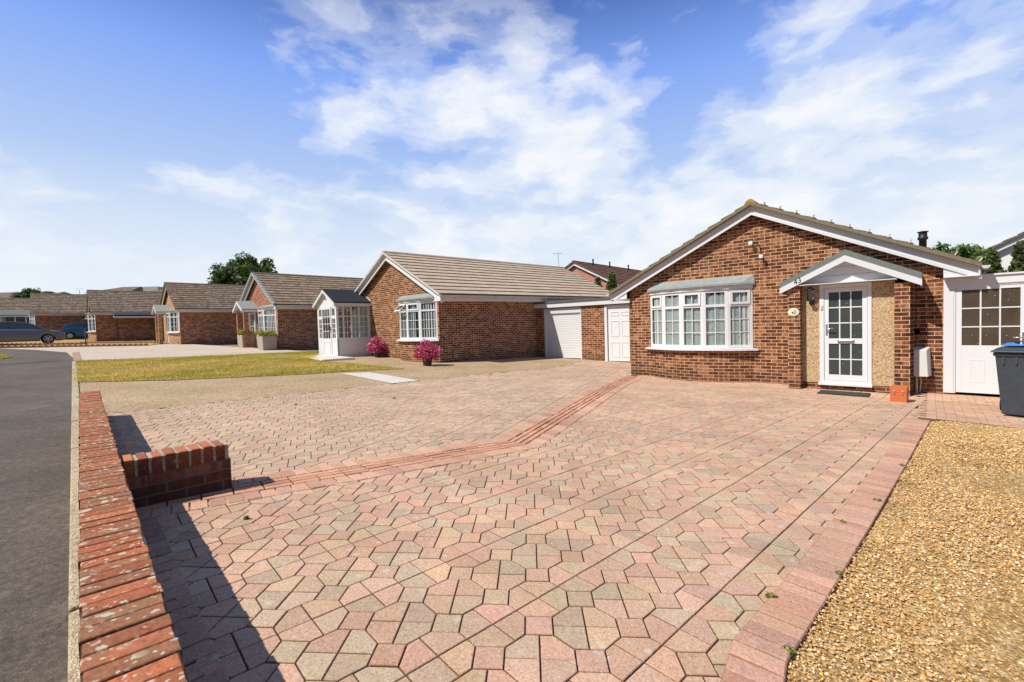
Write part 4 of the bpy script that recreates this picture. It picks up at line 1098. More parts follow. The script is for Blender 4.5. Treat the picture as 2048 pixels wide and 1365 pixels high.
for (z0, z1) in ((1.60, 1.74), (.88, 1.42), (.13, .66)):
    for x0 in (3.70, 4.12):
        for a, b, c, d in ((x0, x0 + .32, z0, z0 + .02), (x0, x0 + .32, z1 - .02, z1), (x0, x0 + .02, z0 + .02, z1 - .02), (x0 + .3, x0 + .32, z0 + .02, z1 - .02)): q.box(a, b, .046, .061, c, d)
q.build('panel_moulding', M['door'], pd)
q = MB(); q.box(-.50, -.38, -.02, .03, 2.04, 2.14); q.lathe([(.03, 0), (.03, .05)], (-.43, -.05, 2.09), 10, 'y'); q.build('camera', M['gutter'], GA)
# ================================================================== next-door bungalow with glazed porch
T2 = thing('bungalow', 'brown brick bungalow with plain buff tiled roof and white glazed porch on its front', 'house', (-6.05, -1.90, .22), -.064)
# front-right corner is the origin of its measurements: shift so x runs -w..0
def shifted(t, dx):
    """children built in 0..w coordinates are moved so that the right front corner is the origin"""
    for c in t.children: c.location.x += dx
W2 = 6.36
roof2, rz2 = gable_house(T2, W2, 10.2, 2.33, 4.16, 'brick43', 'tile2', y0=-.28, over=.46, ncourse=12, side_brick='brickdark', rise=.010, verge='gutter', ridge='tile2')
bow_window(T2, W2 - 1.36, 1.26, .42, .80, 2.10, 1.80, 4, 'brick43', opening=(1, 2), tilt=(0, 1), bars=(2, 3), inside='blind')
q = MB(); q.lathe([(.018, 0), (.016, 1.5)], (0, 0, 0), 6)
for k in range(7): q.tube([(-.5 + .12 * k, -.22 + .02 * k, 1.35), (-.5 + .12 * k, .22 - .02 * k, 1.35)], .008, 4)
q.tube([(-.55, 0, 1.35), (.35, 0, 1.35)], .012, 5); q.tube([(-.1, -.16, 1.2), (-.1, .16, 1.05)], .01, 4)
ae = q.build('television_aerial', M['blackplastic'], T2); ae.scale = (.55, .55, .62); ae.location = (3.2, 10.0, 4.15); ae.rotation_euler = (0, 0, .5)
# boxes by the corner
q = MB(); q.box(W2 + .002, W2 + .05, .55, .72, .12, .42); q.build('air_brick', M['gutterdirty'], T2, bevel=.005)
# glazed porch
PX0, PX1, PY = W2 - 6.95, W2 - 5.0, -1.42
pb = MB(); gl = MB()
pb.box(PX0, PX1, PY, PY + .06, .13, .86); pb.box(PX1 - .06, PX1, PY + .0605, -.002, .13, .84); pb.box(PX0, PX0 + .06, PY + .0605, -.002, .13, .84)
pb.box(PX0 - .02, PX1 + .02, PY - .02, 0, .09, .128)
for (x, y) in ((PX0, PY), (PX1 - .09, PY)): pb.box(x, x + .09, y - .003, y + .09, .13, 2.26)
pb.box(PX0, PX1, PY - .004, PY + .08, 2.15, 2.27); pb.box(PX1 - .08, PX1 + .004, PY + .08, 0, 2.15, 2.27); pb.box(PX0 - .004, PX0 + .08, PY + .08, 0, 2.15, 2.27)
pb.box(PX1 - .085, PX1 + .003, -.09, -.001, .13, 2.15)
# right side window: five lights
ys = [PY + .09, PY + .29, PY + .62, PY + .95, PY + 1.33]
for yy in ys[1:-1]: pb.box(PX1 - .06, PX1 - .002, yy - .025, yy + .025, .84, 2.15)
pb.box(PX1 - .06, PX1 - .003, ys[0], ys[-1], .84, .90); pb.box(PX1 - .06, PX1 - .003, ys[0], ys[-1], 1.74, 1.78)
for a, b in zip(ys, ys[1:]):
    gl.poly([(PX1 - .03, a, .9), (PX1 - .03, b, .9), (PX1 - .03, b, 2.15), (PX1 - .03, a, 2.15)])
    m_ = (a + b) / 2
    if b - a > .25: pb.box(PX1 - .04, PX1 - .02, m_ - .008, m_ + .008, .9, 2.15)
    for zz in (1.11, 1.32, 1.53): pb.box(PX1 - .039, PX1 - .021, a, b, zz - .008, zz + .008)
pb.box(PX1 - .001, PX1 + .012, PY + .12, -.14, .2, .22); pb.box(PX1 - .001, PX1 + .012, PY + .12, -.14, .74, .76); pb.box(PX1 - .001, PX1 + .011, PY + .12, PY + .14, .22, .74); pb.box(PX1 - .001, PX1 + .011, -.16, -.14, .22, .74)
# front: door between side lights
xa, xb = PX0 + .09, PX1 - .09; xd0, xd1 = xa + .42, xb - .42
porch = pb.build('glazed_porch', M['white'], T2, bevel=.004)
gl.build('pane', M['glass'], porch)
for a, b in ((xa, xd0), (xd1, xb)):
    fb = MB(); g2 = MB()
    glazed_leaf(fb, g2, a, b, .862, 2.149, PY + .004, [(.90, 1.68, 2, 4), (1.80, 2.09, 1, 1)], .06)
    fb.box(a + .06, b - .06, PY - .012, PY - .001, .25, .27); fb.box(a + .06, b - .06, PY - .012, PY - .001, .78, .80)
    fb.build('side_light', M['white'], porch); g2.build('pane', M['glass'], porch)
dl = MB(); g3 = MB(); glazed_leaf(dl, g3, xd0 + .005, xd1 - .005, .16, 2.145, PY - .025, [(.88, 2.07, 3, 4)], .075)
for a, b, c, d in ((xd0 + .14, xd1 - .14, .26, .28), (xd0 + .14, xd1 - .14, .72, .74), (xd0 + .14, xd0 + .16, .28, .72), (xd1 - .16, xd1 - .14, .28, .72)): dl.box(a, b, PY - .036, PY - .026, c, d)
dl.build('door', M['white'], porch); g3.build('pane', M['glass'], porch); lever(porch, xd1 - .05, 1.25, PY - .026, -1, 'black')
pc = MB(); xm = (PX0 + PX1) / 2
pc.prism_y([(PX0, 2.27), (PX1, 2.27), (xm, 2.80)], PY - .0, PY + .04); pc.build('gable_panel', M['white'], porch, fixn=True)
q = MB(); q.lathe([(.03, 0), (.03, .05)], (xm, PY - .05, 2.5), 10, 'y'); q.build('porch_lamp', M['black'], porch)
canopy(T2, PX0 - .14, PX1 + .14, 2.33, 2.92, PY - .14, felt='feltdark', name='porch_roof', th=.05, bbh=.11)
q = MB()
for k in range(8):     # stepped lead flashing where the porch roof meets the wall
    x = xm + .06 + k * .13; z = 2.93 - (x - xm) * .53
    q.box(x, x + .12, -.012, -.002, z - .1, z + .04)
q.build('flashing', M['gutter'], T2)
q = MB(); q.box(PX0 + .03, PX1 - .03, PY + .03, -.002, -.3, .09); q.build('porch_plinth', M['brick43'], T2)
q = MB(); q.box(xd0 - .15, xd1 + .2, PY - .45, PY - .03, -.1, .085); q.build('step', M['plinth'], T2, bevel=.01)
q = MB(); q.box(PX0 + .3, PX1 + .3, PY + .9, -.01, .3, 2.0); 
q = MB(); q.poly([(PX0 + .07, -.012, .1), (PX1 - .07, -.012, .1), (PX1 - .07, -.012, 2.2), (PX0 + .07, -.012, 2.2)]); q.build('inner_door', M['blind'], porch)
shifted(T2, -W2)
PS = thing('paving_slab', 'white concrete slab on the lawn edge before the glazed porch', 'slab', (-12.0, -3.9, g(-11.5, -3.6) + .01), 0)
q = MB(); q.prism_z([(-.5, .3), (.2, -.15), (2.4, -.45), (2.5, .75), (.9, .95), (-.4, 1.0)], -.1, .02); q.build('slab', M['slab'], PS, bevel=.01)

# ================================================================== houses further along
def street_house(label, loc, rot, brickf, bricks, tile, zr=4.3, ze=2.36, depth=9.5, canopy_on=True, dry=False, nb=3, inside='blind', tilt=(), bb='whitewood', dx=0, canopy_x=(-5.2, -3.3), cfelt='lead', cy=-.85):
    t = thing('bungalow', label, 'house', loc, rot)
    roof, rz = gable_house(t, W2, depth, ze, zr, brickf, tile, y0=-.28, over=.42, ncourse=12, side_brick=bricks, dry_verge=dry, bbmat=bb)
    bow_window(t, W2 - 1.55, 1.28, .42, .80, 2.14, 1.82, nb, brickf, opening=(0, 1), tilt=tilt, bars=(2, 3), inside=inside, roof_h=.16)
    if canopy_on:
        cx0, cx1 = W2 + canopy_x[0], W2 + canopy_x[1]
        canopy(t, cx0, cx1, 2.28, 2.78, cy, felt=cfelt, th=.06, bbh=.12, infill=(cy + .35, cx0 + .2, cx1 - .2, 2.12))
        for a in (cx0 + .18, cx1 - .4): q = MB(); q.box(a, a + .22, cy + .15, cy + .37, -.3, 2.12); q.build('porch_pillar', M[brickf], t)
        df = MB(); gl = MB(); df.box(cx0 + .4, cx0 + .55, -.1, -.02, -.05, 2.12); df.box(cx1 - .55, cx1 - .4, -.1, -.02, -.05, 2.12)
        glazed_leaf(df, gl, cx0 + .55, cx1 - .55, .05, 2.1, -.08, [(.95, 2.0, 2, 3)], .09)
        df.box(cx0 + .55, cx1 - .55, -.07, -.04, .05, .95)
        d = df.build('front_door', M['door'], t); gl.build('pane', M['obscure'], d)
        q = MB(); q.box(cx0 + .3, cx1 - .3, -1.25, -.1, -.2, .07); q.build('step', M['plinth'], t)
    shifted(t, -W2)
    return t
T3 = street_house('red brick bungalow with lead-capped verges and two flower planters under its bay', (-18.67, -2.44, .50), -.054, 'brickred', 'brickdark', 'tile3', dry=True, canopy_x=(-5.3, -3.3))
q = MB(); q.lathe([(.05, 0), (.05, .55), (.075, .56), (.075, .7), (.0001, .72)], (-3.0, 9.0, 4.2), 10); q.build('flue', M['black'], T3)
q = MB(); q.box(.002, .06, 2.55, 2.85, .05, .45); q.build('meter_box', M['gutterdirty'], T3)
q = MB(); q.tube([(.04, 2.2, 2.1), (.04, 2.2, .0)], .035, 8); q.build('downpipe', M['timber'], T3)
T4 = street_house('orange brick bungalow with mossy roof and blind side wall facing the cream drive', (-29.97, -4.40, .80), -.039, 'brickorange', 'brickside', 'tile4', canopy_x=(-4.9, -3.1))
T5 = street_house('orange brick bungalow with black-posted awning along its brown side wall', (-42.56, -7.43, 1.09), -.039, 'brickorange', 'brickside', 'tile4', canopy_on=False, tilt=(0,))
q = MB(); q.hexa([(.05, 1.1, 1.98), (.85, 1.1, 1.86), (.85, 9.0, 1.86), (.05, 9.0, 1.98), (.05, 1.1, 2.06), (.85, 1.1, 1.94), (.85, 9.0, 1.94), (.05, 9.0, 2.06)])
aw = q.build('awning_roof', M['black'], T5)
q = MB(); q.box(.85, .89, 1.05, 9.0, 1.82, 1.97); q.box(.05, .85, 1.05, 1.09, 1.9, 2.04); q.build('awning_fascia', M['galv'], aw)
for yy in (1.25, 4.0, 6.5):
    q = MB(); q.box(.78, .84, yy - .03, yy + .03, -.2, 1.86); q.build('post', M['black'], T5)
q = MB(); q.box(.3, .75, 3.5, 4.9, 1.2, 1.85); q.build('hanging_screen', M['timber'], T5)
LB = thing('board', 'grey board leaning against the corner of the awning bungalow', 'board', (-42.42, -7.75, 1.11), .3)
q = MB(); q.hexa([(-.05, -.25, 0), (.35, -.45, 0), (.38, -.42, 0), (-.02, -.22, 0), (.12, .0, .78), (.52, -.2, .78), (.55, -.17, .78), (.15, .03, .78)]); q.build('panel', M['galv'], LB)
T6 = street_house('bungalow behind the grey car with green-roofed porch left of its bay', (-53.3, -10.56, 1.43), -.039, 'brickorange', 'brickside', 'tile4', canopy_x=(-5.6, -2.9), cfelt='felt', cy=-2.3)
q = MB(); q.box(-5.3, -3.2, -2.1, -.02, 0, .85); [q.box(x, x + .08, y, y + .08, .85, 2.1) for x in (-5.3, -3.28) for y in (-2.1, -1.4, -.7, -.1)]; q.build('glazed_porch', M['white'], T6)
q = MB(); q.poly([(-3.24, -2.05, .85), (-3.24, -.05, .85), (-3.24, -.05, 2.1), (-3.24, -2.05, 2.1)]); q.build('pane', M['obscure'], T6)
T7 = street_house('farthest bungalow at the left edge with cream side wall', (-63.8, -13.6, 1.62), -.039, 'cream', 'cream', 'tile4', canopy_on=False)

# houses behind
def back_house(name, label, loc, rot, w, depth, ze, zr, wallm, tile, over=.4, y0=-.3, boards='whitewood', verge='tileback'):
    t = thing(name, label, 'house', loc, rot)
    gable_house(t, w, depth, ze, zr, wallm, tile, y0=y0, over=over, ncourse=10, bbmat=boards, verge=verge, ridge=verge)
    return t
TB = back_house('brick_house', 'pale red brick house with purple-brown roof and three vents behind the garage', (-16.15, 16, 0), 0, 6.7, 10.5, 4.05, 5.95, 'brickback', 'tileback')
for k, yy in enumerate((1.2, 3.6, 6.6)):
    q = MB(); q.lathe([(.055, 0), (.055, .42), (.075, .43), (.075, .5), (.0001, .52)], (3.35 + .35, yy + .6, 5.7), 10); q.build('roof_vent', M['black'], TB)
TW = back_house('white_house', 'white rendered house with brown roof rising behind the shrubs at the right edge', (7.75, 15, -.3), .0, 7.5, 8, 4.05, 6.2, 'whitewall', 'tilefar', over=.35, verge='tilefar')
q = MB(); q.box(1.0, 1.9, -.03, .02, 2.3, 3.4); wn = q.build('window', M['dark'], TW)
q = MB(); q.box(.95, 1.95, -.05, -.031, 2.25, 2.3); q.box(.95, 1.95, -.05, -.031, 3.4, 3.45); q.box(.95, 1.0, -.05, -.031, 2.3, 3.4); q.box(1.9, 1.95, -.05, -.031, 2.3, 3.4); q.build('frame', M['white'], wn)
def hip_house(label, loc, rot, w, d, ze, zr, tile='tilefar', stack=True, wall='brickorange'):
    t = thing('distant_house', label, 'house', loc, rot)
    q = MB(); q.box(0, w, 0, d, -1, ze); q.build('wall', M[wall], t)
    q = MB(); o = .4; h = d / 2
    a = [(-o, -o, ze), (w + o, -o, ze), (w + o, d + o, ze), (-o, d + o, ze)]; r0, r1 = (h * .9, h, zr), (w - .2, h, zr)
    q.poly([a[0], a[1], r1, r0]); q.poly([a[1], a[2], r1]); q.poly([a[2], a[3], r0, r1]); q.poly([a[3], a[0], r0]); q.poly(a[::-1])
    rf = q.build('roof', M[tile], t)
    if stack:
        q = MB(); q.box(w + .5, w + 2.4, h - .6, h + .6, ze - 1, zr - .1); q.build('chimney', M['cream'], rf)
    return t
hip_house('two-storey house roof with broad buff stack beyond the awning bungalow', (-74.4, -5.2, 1.6), math.radians(45), 4.9, 5, 5.6, 6.55)
t8 = hip_house('low brown roof just right of the buff stack', (-70.0, -.6, 1.6), math.radians(45), 2.8, 5, 5.5, 6.2, stack=False)
hip_house('small brown gabled roof beside the far tree at the left', (-80.2, -9.4, 1.6), math.radians(45), 1.8, 3, 5.5, 6.1, stack=False)
hip_house('dark roof slope at the far left edge of the street', (-92.0, -20.0, 1.6), math.radians(45), 12.3, 9, 5.4, 6.6, stack=False)
hip_house('pale flat-topped roof between the two farthest bungalows', (-77.2, -6.8, 1.6), math.radians(45), 3.6, 3, 5.4, 5.75, stack=False)
AER = thing('television_aerial', 'thin television aerial above the far roofs at the left', 'aerial', (-76.3, -6.0, 7.2))
q = MB(); q.tube([(0, 0, 0), (0, 0, .75)], .03, 5); q.tube([(-.35, -.3, .72), (.35, .3, .72)], .02, 4); q.build('mast', M['steel'], AER)

# trees and shrubs
DK = [(.008, .018, .006), (.016, .04, .012), (.035, .075, .02), (.075, .13, .035), (.12, .17, .05)]
GRN = [(.012, .03, .008), (.03, .065, .015), (.07, .13, .028), (.12, .19, .045), (.17, .24, .06)]
CON = [(.02, .035, .012), (.05, .075, .02), (.10, .125, .035), (.15, .16, .06)]
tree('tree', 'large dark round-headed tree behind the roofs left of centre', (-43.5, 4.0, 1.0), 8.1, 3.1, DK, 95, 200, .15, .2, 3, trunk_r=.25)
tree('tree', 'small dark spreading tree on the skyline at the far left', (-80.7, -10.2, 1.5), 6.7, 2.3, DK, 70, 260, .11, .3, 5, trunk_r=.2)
tree('tree', 'bright green leafy tree behind the black flue', (6.3, 13.2, -.3), 4.4, 1.15, GRN, 60, 260, .075, .2, 8, trunk_r=.12)
tree('tree', 'darker green leafy tree right of the flue tree', (7.25, 12.6, -.3), 4.3, 1.15, GRN[1:], 60, 240, .075, .2, 9, trunk_r=.12)
tree('conifer', 'feathery conifer before the white house near the right edge', (7.55, 9.2, -.3), 3.55, .62, CON, 70, 130, .05, .05, 10, trunk_r=.07, shape='cone')
tree('conifer', 'rightmost feathery conifer before the white house', (8.1, 9.0, -.3), 3.75, .55, CON, 70, 130, .05, .05, 12, trunk_r=.07, shape='cone')
tree('conifer', 'left of two young conifers against the pale red brick house', (-10.1, 14.6, 0), 4.36, .8, CON, 70, 130, .08, .1, 14, trunk_r=.06, shape='cone')
tree('conifer', 'right of two young conifers against the pale red brick house', (-9.15, 14.8, 0), 4.5, .95, CON, 80, 130, .08, .1, 15, trunk_r=.06, shape='cone')

# ================================================================== garden walls
GW = thing('garden_wall', 'low red brick garden wall with lichen-spotted brick coping along the footpath', 'wall', (0, 0, 0))
WX0, WX1 = -2.2, 7.2
wc = lambda x: -11.031 + (-.0636) * x    # centre line
B = Blocks(); x = WX0
while x < WX1:
    L = .069; a, b = x, x + L; n_ = Vector((.0636, 1)).normalized(); hw = .1
    ca_, cb_ = (a, wc(a)), (b, wc(b))
    poly = [(ca_[0] - n_.x * hw, ca_[1] - n_.y * hw), (cb_[0] - n_.x * hw, cb_[1] - n_.y * hw), (cb_[0] + n_.x * hw, cb_[1] + n_.y * hw), (ca_[0] + n_.x * hw, ca_[1] + n_.y * hw)]
    sh = random.uniform(-.006, .006); poly = [(p[0] + n_.x * sh, p[1] + n_.y * sh) for p in poly]
    B.add(poly, jit(random.choice([(.43, .135, .06), (.48, .16, .075), (.38, .125, .06), (.33, .14, .075)]), .15), gap=.001, ch=.0035, dz=.36 + random.uniform(-.002, .002), h=.115, tilt=.001)
    x += L + .006
B.build('coping', M['coping'], GW)
q = MB(); z0, z1 = -.4, .33
n = 12
for k in range(n):
    a, b = WX0 + .01 + (WX1 - WX0 - .02) * k / n, WX0 + .01 + (WX1 - WX0 - .02) * (k + 1) / n
    za, zb = g(a, wc(a)), g(b, wc(b))
    hw = .098
    q.hexa([(a, wc(a) - hw, za - .4), (b, wc(b) - hw, zb - .4), (b, wc(b) + hw, zb - .4), (a, wc(a) + hw, za - .4), (a, wc(a) - hw, za + .352), (b, wc(b) - hw, zb + .352), (b, wc(b) + hw, zb + .352), (a, wc(a) + hw, za + .352)])
q.build('wall_body', M['bricksolid'], GW)
RW = thing('wall_return', 'short dark brick return wall with mortar-smeared end bricks on the drive', 'wall', (2.06, -11.05, g(2.1, -10.6)), -.0585)
q = MB(); q.box(-.105, .105, 0, .62, -.3, .225)
q.build('wall_body', brick('smeared_dark_brick', (.09, .036, .028), (.2, .07, .05), (.32, .14, .09), (.24, .17, .13), grime=.6), RW)
B = Blocks(); y = .0
while y < .56:
    B.add([(-.108, y), (.108, y), (.108, y + .058), (-.108, y + .058)], jit(random.choice([(.52, .19, .09), (.46, .16, .08), (.36, .13, .07)]), .15), gap=.001, ch=.007, dz=.345 + random.uniform(-.004, .004), h=.12)
    y += .0755
B.build('coping', M['redpaver'], RW, flat=True)
q = MB(); q.box(-.098, .098, .0, .61, .2255, .336); q.build('mortar', M['kerb'], RW)

# ================================================================== loose things
BN = thing('wheelie_bin', 'dark grey wheelie bin at the right edge by the half-glazed side door', 'bin', (7.14, -1.98, g(7.1, -2.2)), -.2)
def taper(b, w0, d0, w1, d1, z0, z1):
    b.hexa([(-w0, -d0, z0), (w0, -d0, z0), (w0, d0, z0), (-w0, d0, z0), (-w1, -d1, z1), (w1, -d1, z1), (w1, d1, z1), (-w1, d1, z1)])
q = MB(); taper(q, .225, .26, .285, .345, .03, .88); q.build('body', M['blackplastic'], BN, bevel=.02)
q = MB(); taper(q, .30, .36, .30, .36, .85, .90); q.build('rim', M['blackplastic'], BN, bevel=.01)
q = MB(); taper(q, .325, .40, .31, .385, .905, .935); taper(q, .30, .36, .26, .30, .9355, .97)
q.build('lid', M['blackplastic'], BN, bevel=.012)
q = MB()
for sx in (-.2, -.08, .08, .2): q = MB(); q.box(sx - .01, sx + .01, -.35, -.335, .74, .85); q.build('rib', M['blackplastic'], BN)
for sx in (-1, 1):
    q = MB(); q.lathe([(.04, -.03), (.1, -.03), (.1, .03), (.04, .03)], (sx * .27, .28, .1), 18, 'x'); q.build('wheel', M['rubber'], BN)
q = MB(); q.tube([(-.24, .4, .9), (-.24, .46, .93), (.24, .46, .93), (.24, .4, .9)], .016, 8); q.build('handle', M['blackplastic'], BN)
BS = thing('plastic_sheet', 'crumpled blue plastic lying on the bin lid', 'sheet', (7.14, -2.0, g(7.1, -2.2) + .975), -.2)
vv = []; nn = 9
for j in range(nn):
    for i in range(nn): vv.append((-.22 + .44 * i / (nn - 1) + random.gauss(0, .008), -.24 + .4 * j / (nn - 1) + random.gauss(0, .008), .01 + .02 * math.sin(i * 1.3 + j) * math.sin(j * 1.1) + random.gauss(0, .006) + .012))
np_mesh('sheet', np.array(vv), np.array([(j * nn + i, j * nn + i + 1, (j + 1) * nn + i + 1, (j + 1) * nn + i) for j in range(nn - 1) for i in range(nn - 1)]), M['blue'], BS)
OB = thing('box', 'small orange box with two metal clasps at the foot of the right porch pillar', 'box', (5.74, -1.28, g(5.74, -1.3)), -.05)
q = MB(); q.box(-.11, .11, -.15, .15, -.02, .165); ob = q.build('body', M['orangebrick'], OB, bevel=.005)
q = MB(); q.box(-.113, .113, -.153, .153, .1655, .26); q.build('lid', M['orangebrick'], OB, bevel=.005)
for sx in (-.055, .055):
    q = MB(); q.box(sx - .012, sx + .012, -.162, -.1535, .135, .20); q.build('clasp', M['chrome'], OB, bevel=.003)
MT = thing('door_mat', 'dark rubber mat laid on the paving before the white front door', 'mat', (4.92, -.85, 0))
q = MB()
z_ = lambda x, y: g(x, y) + .022
pts = [(4.52, -1.08), (5.30, -1.08), (5.30, -.60), (4.52, -.60)]
q.hexa([(x - 4.92, y + .85, g(x, y) + .004) for x, y in pts] + [(x - 4.92, y + .85, z_(x, y)) for x, y in pts])
q.build('mat', plain('ribbed_rubber_mat', (.05, .058, .05), .9, .15, var=.4, scale=40, bump=.8), MT)
PINKS = [(.62, .02, .17), (.80, .05, .26), (.85, .13, .36), (.55, .012, .11), (.9, .28, .45)]
def flower_pot(label_pot, label_fl, loc, s_, grp):
    t = thing('flower_pot', label_pot, 'pot', loc)
    q = MB(); q.lathe([(.11, 0), (.13, .02), (.155, .26), (.17, .262), (.17, .30), (.145, .30), (.14, .26), (.0001, .26)], (0, 0, 0), 20); q.build('pot', M['blackplastic'], t)
    q = MB(); q.lathe([(.138, .268), (.0001, .27)], (0, 0, 0), 16); q.build('soil', M['soil'], t)
    f = thing('flowering_plant', label_fl, 'plant', (loc[0], loc[1], loc[2] + .20))
    cl = [(.22 * s_ * math.cos(a), .22 * s_ * math.sin(a), .10 * s_ + .2 * s_ * math.sin(a * 2 + 1) ** 2, .2 * s_, 1) for a in np.linspace(0, 6.28, 9)[:-1]] + [(0, 0, .3 * s_, .26 * s_, 1.5), (.05, -.1, .42 * s_, .17 * s_, 1)]
    shrub_mass('foliage', None, None, None, cl, 90, .028, [(.02, .05, .012), (.05, .1, .02), (.09, .15, .04)], f)
    shrub_mass('flowers', None, None, None, [(c[0] * 1.05, c[1] * 1.05, c[2] + .015, c[3] * 1.1, c[4]) for c in cl], 150, .032, PINKS, f, 'petal', .8)
flower_pot('dark grey pot of pink petunias at the corner of the bay', 'pink petunias spilling from the pot at the corner of the bay', (-5.5, -2.85, g(-5.5, -2.85)), 1.08, None)
flower_pot('dark pot of pink petunias between glazed porch and bay', 'pink petunias between the glazed porch and the bay', (-10.0, -1.9, g(-10.0, -1.9)), 1.08, None)
YL = [(.10, .14, .02), (.28, .3, .04), (.5, .42, .05), (.6, .5, .08)]
for lab, lf_, x, y in (('square buff stone planter in front of the bay, nearer of two', 'yellow-green bedding plants in the nearer planter', -18.75, -2.98), ('square buff stone planter beside the white door, farther of two', 'yellow-green bedding plants in the farther planter', -22.6, -2.75)):
    z = g(x, y)
    t = thing('planter', lab, 'planter', (x, y, z), .05)
    q = MB(); w = .36
    q.hexa([(-w * .9, -w * .9, 0), (w * .9, -w * .9, 0), (w * .9, w * .9, 0), (-w * .9, w * .9, 0), (-w, -w, .72), (w, -w, .72), (w, w, .72), (-w, w, .72)]); q.build('box', M['stonebox'], t, bevel=.012)
    q = MB(); q.box(-w + .05, w - .05, -w + .05, w - .05, .7205, .735); q.build('soil', M['soil'], t)
    f = thing('bedding_plants', lf_, 'plant', (x, y, z + .73))
    shrub_mass('foliage', None, None, None, [(a, b, .13 + .06 * math.sin(a * 9 + b * 7), .16, 1) for a in (-.28, 0, .28) for b in (-.28, 0, .28)], 110, .04, YL, f)
# terracotta edging rows and a thin post in the gravel yard
def edging(label, p, q_, pitch=.24):
    t = thing('edging_row', label, 'edging', (*p, g(*p)), 0)
    d = Vector(q_) - Vector(p); n = int(d.length / pitch); b = MB()
    for k in range(n):
        c = d * (k / n); cx, cy = c.x, c.y; e = d.normalized() * pitch * .46
        z = g(p[0] + cx, p[1] + cy) - g(*p)
        A_, B_ = (cx - e.x, cy - e.y), (cx + e.x, cy + e.y)
        nx_, ny_ = -e.y / pitch * .15, e.x / pitch * .15
        prof = [(0, 0), (0, .08), (.25, .13), (.5, .15), (.75, .13), (1, .08), (1, 0)]
        f0 = [(A_[0] + (B_[0] - A_[0]) * s_, A_[1] + (B_[1] - A_[1]) * s_, z + h) for s_, h in prof]
        f1 = [(x_ + nx_, y_ + ny_, h) for x_, y_, h in f0]
        b.poly(f0); b.poly(f1[::-1])
        for i in range(len(prof)): j = (i + 1) % len(prof); b.poly([f0[j], f0[i], f1[i], f1[j]])
    b.build('tiles', M['edging'], t, fixn=True)
edging('scalloped terracotta edging along the pale drive, nearest row', (-31.1, -12.2), (-29.0, -6.1))
edging('scalloped terracotta edging in front of the grey car, middle row', (-39.0, -13.0), (-36.5, -8.3))
edging('scalloped terracotta edging at the foot of the awning wall, farthest row', (-38.6, -8.6), (-34.5, -4.9))
PO = thing('post', 'thin dark post standing in the gravel by the far bay', 'post', (-34.9, -8.6, g(-34.9, -8.6)))
q = MB(); q.tube([(0, 0, -.1), (0, 0, .95)], .03, 6); q.box(-.1, .1, -.02, .02, .9, 1.05); q.build('stake', M['timber'], PO)

